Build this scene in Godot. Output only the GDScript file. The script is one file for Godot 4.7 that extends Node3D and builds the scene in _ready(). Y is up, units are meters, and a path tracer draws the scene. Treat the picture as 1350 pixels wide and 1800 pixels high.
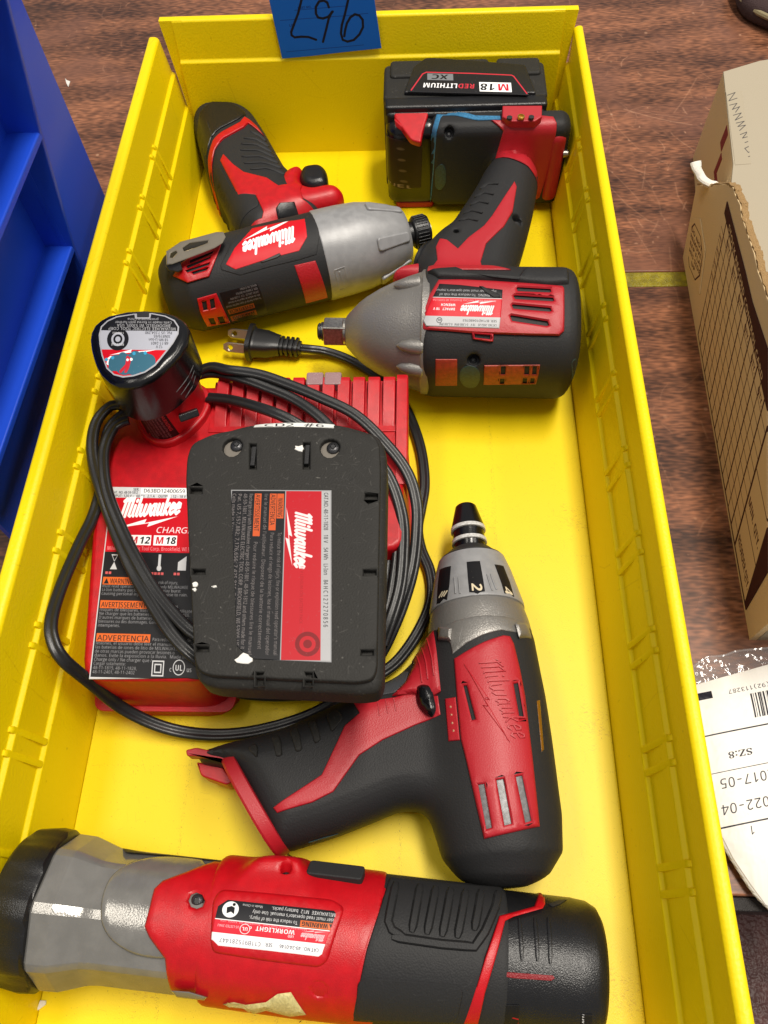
extends Node3D
# All shapes are worked out in millimetres (x right, y up, z towards the viewer, bin floor at y = 0) and written in metres.

const MM := 0.001
var org := Vector3.ZERO            # base of the thing being built, mm
var M := {}                        # materials
var taken := {}
var rng := RandomNumberGenerator.new()

func V(x, y, z) -> Vector3:
	return Vector3(x, y, z)

func pts(a: Array) -> PackedVector3Array:
	var r := PackedVector3Array()
	for i in range(0, a.size() - 2, 3):
		r.append(Vector3(a[i], a[i + 1], a[i + 2]))
	return r

# ---------------------------------------------------------------- nodes
func numbered(called: String) -> String:
	if not taken.has(called):
		taken[called] = 0
		return called
	taken[called] += 1
	return "%s_%03d" % [called, taken[called]]

func thing(called: String, label: String, category: String, base: Vector3, group := "") -> Node3D:
	var o := Node3D.new()
	o.name = numbered(called)
	add_child(o)
	o.position = base * MM
	o.set_meta("label", label)
	o.set_meta("category", category)
	if group != "":
		o.set_meta("group", group)
	org = base
	return o

func soup_mesh(soup: PackedVector3Array, uvs: PackedVector2Array, angle: float) -> ArrayMesh:
	# triangles run counter-clockwise seen from outside; normals are averaged over faces that meet at less than the angle
	var n := soup.size() / 3
	var fn := PackedVector3Array()
	fn.resize(n)
	var where := {}
	for t in n:
		var a := soup[t * 3]
		var c := (soup[t * 3 + 1] - a).cross(soup[t * 3 + 2] - a)
		fn[t] = c
		for k in 3:
			var key := Vector3i((soup[t * 3 + k] * 50.0).round())
			if where.has(key):
				where[key].append(t)
			else:
				where[key] = PackedInt32Array([t])
	var vs := PackedVector3Array()
	var ns := PackedVector3Array()
	var us := PackedVector2Array()
	var lim := cos(deg_to_rad(angle))
	var has_uv := uvs.size() == soup.size()
	for t in n:
		if fn[t].length_squared() < 1e-12:
			continue
		var me := fn[t].normalized()
		for k in [0, 2, 1]:
			var p := soup[t * 3 + k]
			var s := Vector3.ZERO
			for f in where[Vector3i((p * 50.0).round())]:
				var g := fn[f]
				if g.dot(me) >= lim * g.length() - 1e-12:
					s += g
			vs.append((p - org) * MM)
			ns.append(s.normalized() if s.length_squared() > 1e-14 else me)
			if has_uv:
				us.append(uvs[t * 3 + k])
	var arr := []
	arr.resize(Mesh.ARRAY_MAX)
	arr[Mesh.ARRAY_VERTEX] = vs
	arr[Mesh.ARRAY_NORMAL] = ns
	if has_uv:
		arr[Mesh.ARRAY_TEX_UV] = us
	var m := ArrayMesh.new()
	if vs.size():
		m.add_surface_from_arrays(Mesh.PRIMITIVE_TRIANGLES, arr)
	return m

func outward(soup: PackedVector3Array) -> PackedVector3Array:
	var v := 0.0
	var c := soup[0]
	for t in range(0, soup.size(), 3):
		v += (soup[t] - c).dot((soup[t + 1] - c).cross(soup[t + 2] - c))
	if v < 0.0:
		for t in range(0, soup.size(), 3):
			var k := soup[t + 1]
			soup[t + 1] = soup[t + 2]
			soup[t + 2] = k
	return soup

func put(called: String, soup: PackedVector3Array, mat: Material, parent: Node3D, label := "", angle := 40.0, uvs := PackedVector2Array()) -> MeshInstance3D:
	var o := MeshInstance3D.new()
	o.name = called
	o.mesh = soup_mesh(soup, uvs, angle)
	o.material_override = mat
	parent.add_child(o, true)
	if label != "":
		o.set_meta("label", label)
	return o

func tagged(o: Node3D, label: String, category: String) -> void:
	o.set_meta("label", label)
	o.set_meta("category", category)

# ---------------------------------------------------------------- solids (each returns a soup of triangles in mm)
func ring_skin(rings: Array, closed_ends := true) -> PackedVector3Array:
	var s := PackedVector3Array()
	for i in rings.size() - 1:
		var a: PackedVector3Array = rings[i]
		var b: PackedVector3Array = rings[i + 1]
		var n := a.size()
		for j in n:
			var k := (j + 1) % n
			s.append_array(PackedVector3Array([a[j], a[k], b[k], a[j], b[k], b[j]]))
	if closed_ends:
		for e in [0, rings.size() - 1]:
			var r: PackedVector3Array = rings[e]
			var c := Vector3.ZERO
			for p in r:
				c += p / r.size()
			for j in r.size():
				var k := (j + 1) % r.size()
				s.append_array(PackedVector3Array([c, r[k], r[j]]) if e == 0 else PackedVector3Array([c, r[j], r[k]]))
	return outward(s)

func axes_for(n: Vector3, hint := Vector3.UP) -> Array:
	n = n.normalized()
	var u := hint.cross(n)
	if u.length() < 0.05:
		u = Vector3.RIGHT.cross(n) if absf(n.x) < 0.9 else Vector3.BACK.cross(n)
	u = u.normalized()
	return [u, n.cross(u).normalized()]

func lathe(a: Vector3, b: Vector3, prof: Array, seg := 40, facets := 0) -> PackedVector3Array:
	var n := (b - a).normalized()
	var f := axes_for(n)
	var rings := []
	for i in range(0, prof.size(), 2):
		var r := PackedVector3Array()
		for j in seg:
			var t := TAU * j / seg
			var k := 1.0
			if facets > 0:
				k = minf(1.0, 1.022 * cos(PI / facets) / cos(fposmod(t, TAU / facets) - PI / facets))
			r.append(a + n * prof[i] + (f[0] * cos(t) + f[1] * sin(t)) * maxf(prof[i + 1], 0.01) * k)
		rings.append(r)
	return ring_skin(rings)

func plane_axes(poly: PackedVector3Array, n: Vector3) -> Array:
	var f := axes_for(n)
	return [poly[0], f[0], f[1]]

func to2(poly: PackedVector3Array, o: Vector3, u: Vector3, v: Vector3) -> PackedVector2Array:
	var r := PackedVector2Array()
	for p in poly:
		r.append(Vector2((p - o).dot(u), (p - o).dot(v)))
	return r

func area2(p: PackedVector2Array) -> float:
	var a := 0.0
	for i in p.size():
		a += p[i].cross(p[(i + 1) % p.size()])
	return a * 0.5

func inset(p: PackedVector2Array, d: float) -> PackedVector2Array:
	# p runs counter-clockwise; every corner moves inwards
	var r := PackedVector2Array()
	var n := p.size()
	for i in n:
		var e0 := (p[i] - p[(i + n - 1) % n]).normalized()
		var e1 := (p[(i + 1) % n] - p[i]).normalized()
		var m := (Vector2(-e0.y, e0.x) + Vector2(-e1.y, e1.x))
		var l := m.length_squared()
		r.append(p[i] + m * (2.0 * d / maxf(l, 0.8)))
	return r

func rounded(p: PackedVector2Array, rad: float, steps := 4) -> PackedVector2Array:
	# rounds every corner of a polygon
	var r := PackedVector2Array()
	var n := p.size()
	for i in n:
		var a := p[(i + n - 1) % n]
		var b := p[i]
		var c := p[(i + 1) % n]
		var l: float = minf(rad, minf(a.distance_to(b), b.distance_to(c)) * 0.45)
		var s := b + (a - b).normalized() * l
		var e := b + (c - b).normalized() * l
		for k in steps + 1:
			var t := float(k) / steps
			r.append(s.lerp(b, t).lerp(b.lerp(e, t), t))
	return r

func ears(p: PackedVector2Array) -> PackedInt32Array:
	var t := Geometry2D.triangulate_polygon(p)
	if t.is_empty():
		for i in range(1, p.size() - 1):
			t.append_array(PackedInt32Array([0, i, i + 1]))
	return t

func prism(poly: PackedVector3Array, n: Vector3, height: float, bevel := 0.6, corner := 0.0, bottom_bevel := 0.0, draft := 0.0) -> PackedVector3Array:
	n = n.normalized()
	var f := plane_axes(poly, n)
	var p := to2(poly, f[0], f[1], f[2])
	if area2(p) < 0.0:
		p.reverse()
	if corner > 0.0:
		if draft > 0.0:
			corner = maxf(corner, (draft + bevel) * 1.9)
		p = rounded(p, corner)
		bevel = minf(bevel, corner * 0.62)
	var rings := []
	var steps := []
	if bottom_bevel > 0.0:
		for k in 3:
			var t := PI / 2 * k / 3.0
			steps.append([bottom_bevel * (1.0 - sin(t)), bottom_bevel * (1.0 - cos(t))])
	steps.append([0.0, bottom_bevel])
	for k in range(0, 4):
		var t := PI / 2 * k / 3.0
		steps.append([draft + bevel * (1.0 - cos(t)), height - bevel + bevel * sin(t)])
	for s in steps:
		var q := inset(p, s[0]) if s[0] > 0.0 else p
		var r := PackedVector3Array()
		for w in q:
			r.append(f[0] + f[1] * w.x + f[2] * w.y + n * s[1])
		rings.append(r)
	var s := ring_skin(rings, false)
	var top := inset(p, steps[-1][0])
	var idx := ears(top)
	var low := inset(p, steps[0][0]) if steps[0][0] > 0.0 else p
	var idl := ears(low)
	for i in range(0, idx.size(), 3):
		var a := top[idx[i]]
		var b := top[idx[i + 1]]
		var c := top[idx[i + 2]]
		if (b - a).cross(c - a) < 0.0:
			var k := b
			b = c
			c = k
		for w in [a, b, c]:
			s.append(f[0] + f[1] * w.x + f[2] * w.y + n * height)
	for i in range(0, idl.size(), 3):
		var a := low[idl[i]]
		var b := low[idl[i + 1]]
		var c := low[idl[i + 2]]
		if (b - a).cross(c - a) > 0.0:
			var k := b
			b = c
			c = k
		for w in [a, b, c]:
			s.append(f[0] + f[1] * w.x + f[2] * w.y)
	return s

func block(c: Vector3, u: Vector3, v: Vector3, w: Vector3, bevel := 0.5, corner := 0.0) -> PackedVector3Array:
	# u, v and w are half-axes; w is the way the bevel faces
	var p := PackedVector3Array([c - u - v - w, c + u - v - w, c + u + v - w, c - u + v - w])
	return prism(p, w, w.length() * 2.0, minf(bevel, w.length()), corner)

func bx(x0, x1, y0, y1, z0, z1, bevel := 0.5, corner := 0.0) -> PackedVector3Array:
	return block(V((x0 + x1) / 2.0, (y0 + y1) / 2.0, (z0 + z1) / 2.0), V((x1 - x0) / 2.0, 0, 0), V(0, 0, (z1 - z0) / 2.0), V(0, (y1 - y0) / 2.0, 0), bevel, corner)

func spline(c: PackedVector3Array, step := 3.0) -> PackedVector3Array:
	var r := PackedVector3Array()
	for i in c.size() - 1:
		var a := c[maxi(i - 1, 0)]
		var d := c[mini(i + 2, c.size() - 1)]
		var n := maxi(2, int(c[i].distance_to(c[i + 1]) / step))
		for k in n:
			r.append(c[i].cubic_interpolate(c[i + 1], a, d, float(k) / n))
	r.append(c[-1])
	return r

func tube(path: PackedVector3Array, sect: PackedVector2Array, tip := 1.0, up := Vector3.UP) -> PackedVector3Array:
	var rings := []
	for i in path.size():
		var d := (path[mini(i + 1, path.size() - 1)] - path[maxi(i - 1, 0)]).normalized()
		var s := d.cross(up).normalized()
		var w := s.cross(d)
		var r := PackedVector3Array()
		var k := tip if i == path.size() - 1 else 1.0
		for q in sect:
			r.append(path[i] + (s * q.x + w * q.y) * k)
		rings.append(r)
	return ring_skin(rings)

func circle2(r: float, n := 12, ry := -1.0) -> PackedVector2Array:
	var p := PackedVector2Array()
	for i in n:
		p.append(Vector2(cos(TAU * i / n) * r, sin(TAU * i / n) * (ry if ry > 0.0 else r)))
	return p

func twin(r: float) -> PackedVector2Array:
	# flat two-core flex: two round cores side by side with a groove between, fine ribs along one of them
	var p := PackedVector2Array()
	for i in 24:
		var t := TAU * (i + 0.5) / 24
		var x := cos(t) * r * 1.9
		var y := sin(t) * r
		var lobe := absf(absf(x) - r * 0.95) / r
		y = signf(y) * sqrt(maxf(0.12, 1.0 - lobe * lobe)) * r
		p.append(Vector2(x, y))
	return p

func loft(secs: Array, seg := 40, e := 2.6) -> PackedVector3Array:
	# every section: [centre, half-axis u, half-axis v]; superellipse of exponent e
	var rings := []
	for q in secs:
		var r := PackedVector3Array()
		for j in seg:
			var t := TAU * j / seg
			var c := cos(t)
			var s := sin(t)
			r.append(q[0] + q[1] * signf(c) * pow(absf(c), 2.0 / e) + q[2] * signf(s) * pow(absf(s), 2.0 / e))
		rings.append(r)
	return ring_skin(rings)

# ---------------------------------------------------------------- blended bodies: a list of shapes joined smoothly, meshed by surface nets
func rev(a: Vector3, b: Vector3, prof: Array, rd := 2.0, k := 0.0, mode := 1, e := 2.0, hint := Vector3.UP) -> Dictionary:
	return {"t": 0, "pw": e, "fu": axes_for(b - a, hint)[0], "fv": axes_for(b - a, hint)[1], "a": a, "n": (b - a).normalized(), "s": PackedFloat32Array(prof), "rd": rd, "k": k, "mode": mode}

func slab(poly: PackedVector3Array, ym: float, T: float, rx: float, ry: float, k := 0.0, mode := 1) -> Dictionary:
	# a horizontal outline with rounded edges
	var p := to2(poly, Vector3.ZERO, V(1, 0, 0), V(0, 0, 1))
	if area2(p) < 0.0:
		p.reverse()
	p = rounded(p, 9.0, 3)
	var r := Rect2(p[0], Vector2.ZERO)
	for q in p:
		r = r.expand(q)
	r = r.grow(9.0)
	var w := int(r.size.x) + 2
	var h := int(r.size.y) + 2
	var g := PackedFloat32Array()
	g.resize(w * h)
	var n := p.size()
	for j in h:
		for i in w:
			var q := r.position + Vector2(i, j)
			var best := 1e9
			var inside := false
			for m in n:
				var a := p[m]
				var b := p[(m + 1) % n]
				var ab := b - a
				var t := clampf((q - a).dot(ab) / ab.length_squared(), 0.0, 1.0)
				best = minf(best, (q - a - ab * t).length_squared())
				if (a.y > q.y) != (b.y > q.y) and q.x < a.x + (q.y - a.y) / (b.y - a.y) * ab.x:
					inside = not inside
			g[j * w + i] = -sqrt(best) if inside else sqrt(best)
	return {"t": 1, "g": g, "w": w, "h": h, "o": r.position, "ym": ym, "T": T, "rx": rx, "ry": ry, "k": k, "mode": mode}

func rbox(c: Vector3, u: Vector3, v: Vector3, w: Vector3, rd: float, k := 0.0, mode := 1) -> Dictionary:
	return {"t": 2, "c": c, "u": u.normalized(), "v": v.normalized(), "w": w.normalized(), "e": V(u.length(), v.length(), w.length()), "rd": rd, "k": k, "mode": mode}

func field(ops: Array, P: PackedVector3Array) -> PackedFloat32Array:
	var D := PackedFloat32Array()
	D.resize(P.size())
	D.fill(1e3)
	for op in ops:
		var k: float = op.k
		var mode: int = op.mode
		var T: int = op.t
		var a: Vector3 = op.get("a", Vector3.ZERO)
		var n: Vector3 = op.get("n", Vector3.ZERO)
		var prof: PackedFloat32Array = op.get("s", PackedFloat32Array())
		var m := prof.size() / 2
		var rd: float = op.get("rd", 0.0)
		var g: PackedFloat32Array = op.get("g", PackedFloat32Array())
		var w: int = op.w if T == 1 else 0
		var h: int = op.get("h", 0)
		var o: Vector2 = op.get("o", Vector2.ZERO)
		var ym: float = op.get("ym", 0.0)
		var th: float = op.get("T", 0.0)
		var rx: float = op.get("rx", 1.0)
		var ry: float = op.get("ry", 1.0)
		var ex: float = op.get("pw", 2.0)
		var fu: Vector3 = op.get("fu", Vector3.ZERO)
		var fv: Vector3 = op.get("fv", Vector3.ZERO)
		for i in P.size():
			var p := P[i]
			var d := 0.0
			if T == 0:
				var q := p - a
				var s := q.dot(n)
				q -= n * s
				var r := prof[1]
				if s >= prof[m * 2 - 2]:
					r = prof[m * 2 - 1]
				elif s > prof[0]:
					for e in range(1, m):
						if s <= prof[e * 2]:
							r = lerpf(prof[e * 2 - 1], prof[e * 2 + 1], (s - prof[e * 2 - 2]) / maxf(prof[e * 2] - prof[e * 2 - 2], 0.01))
							break
				var x := (q.length() if ex == 2.0 else pow(pow(absf(q.dot(fu)), ex) + pow(absf(q.dot(fv)), ex), 1.0 / ex)) - r + rd
				var y := maxf(prof[0] - s, s - prof[m * 2 - 2]) + rd
				d = minf(maxf(x, y), 0.0) + sqrt(maxf(x, 0.0) ** 2 + maxf(y, 0.0) ** 2) - rd
			elif T == 1:
				var gx := clampf(p.x - o.x, 0.0, w - 1.001)
				var gz := clampf(p.z - o.y, 0.0, h - 1.001)
				var ix := int(gx)
				var iz := int(gz)
				var fx := gx - ix
				var fz := gz - iz
				var b := iz * w + ix
				var d2 := lerpf(lerpf(g[b], g[b + 1], fx), lerpf(g[b + w], g[b + w + 1], fx), fz)
				d2 += absf(p.x - o.x - gx) + absf(p.z - o.y - gz)
				var x := (d2 + rx) / rx
				var y := (absf(p.y - ym) - th + ry) / ry
				d = (sqrt(maxf(x, 0.0) ** 2 + maxf(y, 0.0) ** 2) - 1.0 if x > 0.0 or y > 0.0 else maxf(x, y) - 1.0) * minf(rx, ry)
			else:
				var q: Vector3 = p - op.c
				var l: Vector3 = Vector3(absf(q.dot(op.u)), absf(q.dot(op.v)), absf(q.dot(op.w))) - op.e + Vector3(rd, rd, rd)
				d = minf(maxf(l.x, maxf(l.y, l.z)), 0.0) + l.max(Vector3.ZERO).length() - rd
			var was := D[i]
			if mode < 0:
				d = -d
				if k > 0.0:
					var e := maxf(k - absf(was - d), 0.0) / k
					D[i] = maxf(was, d) + e * e * k * 0.25
				else:
					D[i] = maxf(was, d)
			elif k > 0.0:
				var e := maxf(k - absf(was - d), 0.0) / k
				D[i] = minf(was, d) - e * e * k * 0.25
			else:
				D[i] = minf(was, d)
	return D

func nets(ops: Array, lo: Vector3, hi: Vector3, c := 1.4) -> PackedVector3Array:
	var B := 4
	var nb := Vector3i(((hi - lo) / (c * B)).ceil())
	var centres := PackedVector3Array()
	for z in nb.z:
		for y in nb.y:
			for x in nb.x:
				centres.append(lo + (Vector3(x, y, z) + Vector3.ONE * 0.5) * c * B)
	var cd := field(ops, centres)
	var nx := nb.x * B + 1
	var ny := nb.y * B + 1
	var nz := nb.z * B + 1
	var val := PackedFloat32Array()
	val.resize(nx * ny * nz)
	val.fill(1e6)
	var ask := PackedVector3Array()
	var ask_at := PackedInt32Array()
	var live := PackedInt32Array()
	var bi := 0
	for z in nb.z:
		for y in nb.y:
			for x in nb.x:
				if absf(cd[bi]) < c * B * 1.5:
					live.append(bi)
					for dz in B + 1:
						for dy in B + 1:
							var base := ((z * B + dz) * ny + y * B + dy) * nx + x * B
							for dx in B + 1:
								if val[base + dx] > 9e5:
									val[base + dx] = 8e5
									ask_at.append(base + dx)
									ask.append(lo + Vector3(x * B + dx, y * B + dy, z * B + dz) * c)
				bi += 1
	var got := field(ops, ask)
	for i in ask_at.size():
		val[ask_at[i]] = got[i]
	var vert := {}
	var vp := PackedVector3Array()
	var cells := PackedInt32Array()
	var off := [0, 1, nx, nx + 1, nx * ny, nx * ny + 1, nx * ny + nx, nx * ny + nx + 1]
	var pos := [V(0, 0, 0), V(1, 0, 0), V(0, 1, 0), V(1, 1, 0), V(0, 0, 1), V(1, 0, 1), V(0, 1, 1), V(1, 1, 1)]
	var edges := [0, 1, 0, 2, 0, 4, 1, 3, 1, 5, 2, 3, 2, 6, 3, 7, 4, 5, 4, 6, 5, 7, 6, 7]
	var f := PackedFloat32Array()
	f.resize(8)
	for b in live:
		var x0: int = (b % nb.x) * B
		var y0: int = (b / nb.x % nb.y) * B
		var z0: int = (b / (nb.x * nb.y)) * B
		for dz in B:
			for dy in B:
				for dx in B:
					var at := ((z0 + dz) * ny + y0 + dy) * nx + x0 + dx
					var neg := 0
					for q in 8:
						f[q] = val[at + off[q]]
						if f[q] < 0.0:
							neg += 1
					if neg == 0 or neg == 8:
						continue
					var s := Vector3.ZERO
					var cnt := 0
					for e in range(0, 24, 2):
						var fa := f[edges[e]]
						var fb := f[edges[e + 1]]
						if (fa < 0.0) != (fb < 0.0):
							s += pos[edges[e]].lerp(pos[edges[e + 1]], fa / (fa - fb))
							cnt += 1
					vert[at] = vp.size()
					cells.append(at)
					vp.append(lo + (Vector3(x0 + dx, y0 + dy, z0 + dz) + s / cnt) * c)
	var out := PackedVector3Array()
	var st := [1, nx, nx * ny]
	for at in cells:
		var f0 := val[at] < 0.0
		for ax in 3:
			if (val[at + st[ax]] < 0.0) == f0:
				continue
			var u: int = st[(ax + 1) % 3]
			var v: int = st[(ax + 2) % 3]
			if not (vert.has(at - u) and vert.has(at - v) and vert.has(at - u - v)):
				continue
			var p0 := vp[vert[at]]
			var p1 := vp[vert[at - u]]
			var p2 := vp[vert[at - u - v]]
			var p3 := vp[vert[at - v]]
			if f0:
				out.append_array(PackedVector3Array([p0, p1, p2, p0, p2, p3]))
			else:
				out.append_array(PackedVector3Array([p0, p2, p1, p0, p3, p2]))
	return out

func drop(ops: Array, P: PackedVector3Array, n: Vector3, far := 70.0) -> PackedVector3Array:
	# slides every point along -n until it lies on the body
	var r := P.duplicate()
	if ops.is_empty():
		return r
	for i in r.size():
		r[i] += n * far
	for it in 26:
		var d := field(ops, r)
		var worst := 0.0
		for i in r.size():
			r[i] -= n * clampf(d[i] * 0.92, -20.0, 20.0) if (r[i] - P[i]).dot(n) > -far else Vector3.ZERO
			worst = maxf(worst, absf(d[i]))
		if worst < 0.03:
			break
	return r

func walk(p: PackedVector2Array, step: float) -> PackedVector2Array:
	var r := PackedVector2Array()
	for i in p.size():
		var a := p[i]
		var b := p[(i + 1) % p.size()]
		var n := maxi(1, int(round(a.distance_to(b) / step)))
		for k in n:
			r.append(a.lerp(b, float(k) / n))
	return r

func patch(ops: Array, poly: PackedVector3Array, n: Vector3, h: float, opt := {}) -> Dictionary:
	# a sheet with real thickness that follows the body under it: outline, optional holes, bevelled edge
	n = n.normalized()
	var fr := plane_axes(poly, n)
	var o: Vector3 = fr[0]
	var U: Vector3 = fr[1]
	var W: Vector3 = fr[2]
	var step: float = opt.get("step", 2.2)
	var bev: float = opt.get("bevel", minf(0.5, h * 0.6))
	var depth: float = opt.get("depth", 1.5)
	var p := to2(poly, o, U, W)
	if area2(p) < 0.0:
		p.reverse()
	if opt.get("corner", 0.0) > 0.0:
		p = rounded(p, opt.corner, 3)
	p = walk(p, step)
	var loops: Array[PackedVector2Array] = [p]
	var holes: Array[PackedVector2Array] = []
	for hp in opt.get("holes", []):
		var q := to2(hp, o, U, W)
		if area2(q) > 0.0:
			q.reverse()
		loops.append(walk(q, step))
		holes.append(q)
	var top2 := PackedVector2Array()
	var ins: Array[PackedVector2Array] = []
	for l in loops:
		ins.append(inset(l, bev))
		top2.append_array(ins[-1])
	var rim := top2.size()
	var r := Rect2(p[0], Vector2.ZERO)
	for q in p:
		r = r.expand(q)
	var bound: PackedVector2Array = ins[0]
	var y := r.position.y + step * 0.5
	var odd := 0
	while y < r.end.y:
		var x := r.position.x + step * (0.25 + 0.5 * (odd % 2))
		while x < r.end.x:
			var q := Vector2(x, y)
			x += step
			var ok := Geometry2D.is_point_in_polygon(q, bound)
			if ok:
				for k in rim:
					if top2[k].distance_squared_to(q) < step * step * 0.36:
						ok = false
						break
			if ok:
				for hq in holes:
					if Geometry2D.is_point_in_polygon(q, hq):
						ok = false
			if ok:
				top2.append(q)
		y += step * 0.9
		odd += 1
	var tri := Geometry2D.triangulate_delaunay(top2)
	var flat := PackedVector3Array()
	for q in top2:
		flat.append(o + U * q.x + W * q.y)
	for l in loops:
		for q in l:
			flat.append(o + U * q.x + W * q.y)
	if ops.is_empty():
		# no body: the sheet lies in the plane of its own outline
		var pn := Vector3.ZERO
		for i in range(1, poly.size() - 1):
			pn += (poly[i] - poly[0]).cross(poly[i + 1] - poly[0])
		pn = pn.normalized()
		for i in flat.size():
			flat[i] += n * ((o - flat[i]).dot(pn) / n.dot(pn))
	var on := drop(ops, flat, n, opt.get("far", 60.0))
	var soup := PackedVector3Array()
	for i in range(0, tri.size(), 3):
		var a := top2[tri[i]]
		var b := top2[tri[i + 1]]
		var c := top2[tri[i + 2]]
		var m := (a + b + c) / 3.0
		if not Geometry2D.is_point_in_polygon(m, bound):
			continue
		var skip := false
		for hi in range(1, ins.size()):
			if Geometry2D.is_point_in_polygon(m, ins[hi]):
				skip = true
		if skip:
			continue
		var ccw := (b - a).cross(c - a) > 0.0
		soup.append(on[tri[i]] + n * h)
		soup.append(on[tri[i + 1] if ccw else tri[i + 2]] + n * h)
		soup.append(on[tri[i + 2] if ccw else tri[i + 1]] + n * h)
	var t0 := 0
	var e0 := top2.size()
	for l in loops:
		var cnt: int = l.size()
		for i in cnt:
			var j := (i + 1) % cnt
			var ti := on[t0 + i] + n * h
			var tj := on[t0 + j] + n * h
			var ei := on[e0 + i] + n * (h - bev)
			var ej := on[e0 + j] + n * (h - bev)
			var di := on[e0 + i] - n * depth
			var dj := on[e0 + j] - n * depth
			soup.append_array(PackedVector3Array([ti, ei, ej, ti, ej, tj, ei, di, dj, ei, dj, ej]))
		t0 += cnt
		e0 += cnt
	var uvs := PackedVector2Array()
	if opt.has("uv"):
		# three corners of the print: top left, top right, bottom left
		var a := to2(PackedVector3Array(opt.uv), o, U, W)
		var ex := a[1] - a[0]
		var ey := a[2] - a[0]
		var det := ex.cross(ey)
		for w in soup:
			var q := Vector2((w - o).dot(U), (w - o).dot(W)) - a[0]
			uvs.append(Vector2(q.cross(ey) / det, ex.cross(q) / det))
	return {"soup": soup, "uv": uvs}

func sheet(called: String, ops: Array, poly: PackedVector3Array, n: Vector3, h: float, mat: Material, parent: Node3D, opt := {}) -> MeshInstance3D:
	var d := patch(ops, poly, n, h, opt)
	return put(called, d.soup, mat, parent, opt.get("label", ""), opt.get("angle", 50.0), d.uv)

func ribbon(ops: Array, line: PackedVector3Array, n: Vector3, w: float, h: float) -> PackedVector3Array:
	# a low raised bar that follows a line over the body
	var q := PackedVector3Array()
	for i in line.size() - 1:
		var k := maxi(1, int(line[i].distance_to(line[i + 1]) / 2.5))
		for j in k:
			q.append(line[i].lerp(line[i + 1], float(j) / k))
	q.append(line[-1])
	q = drop(ops, q, n, 40.0)
	var rings := []
	for i in q.size():
		var d := (q[mini(i + 1, q.size() - 1)] - q[maxi(i - 1, 0)])
		d = (d - n * d.dot(n)).normalized()
		var s := n.cross(d)
		var end := 0.6 if i == 0 or i == q.size() - 1 else 1.0
		rings.append(PackedVector3Array([q[i] - s * w * 0.5 * end - n * 1.0, q[i] - s * w * 0.5 * end + n * h * 0.55, q[i] - s * w * 0.28 * end + n * h, q[i] + s * w * 0.28 * end + n * h, q[i] + s * w * 0.5 * end + n * h * 0.55, q[i] + s * w * 0.5 * end - n * 1.0]))
	return ring_skin(rings)

# ---------------------------------------------------------------- print: lettering and marks drawn into pictures
var fonts := {}

func font_of(kind: String) -> Font:
	if not fonts.has(kind):
		var f := SystemFont.new()
		f.font_names = PackedStringArray([{"m": "Droid Sans Mono", "s": "Droid Serif"}.get(kind[0], "Droid Sans")])
		if kind == "b" or kind == "s":
			f.font_weight = 700
		fonts[kind] = f
	return fonts[kind]

func blank(w: int, h: int, c: Color) -> Image:
	var im := Image.create_empty(w, h, false, Image.FORMAT_RGBA8)
	im.fill(c)
	return im

func dot(im: Image, x: int, y: int, c: Color, a: float) -> void:
	if a <= 0.0 or x < 0 or y < 0 or x >= im.get_width() or y >= im.get_height():
		return
	im.set_pixel(x, y, im.get_pixel(x, y).lerp(c, minf(a, 1.0)))

func rect(im: Image, x: float, y: float, w: float, h: float, c: Color) -> void:
	im.fill_rect(Rect2i(int(x), int(y), maxi(1, int(w)), maxi(1, int(h))), c)

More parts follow.
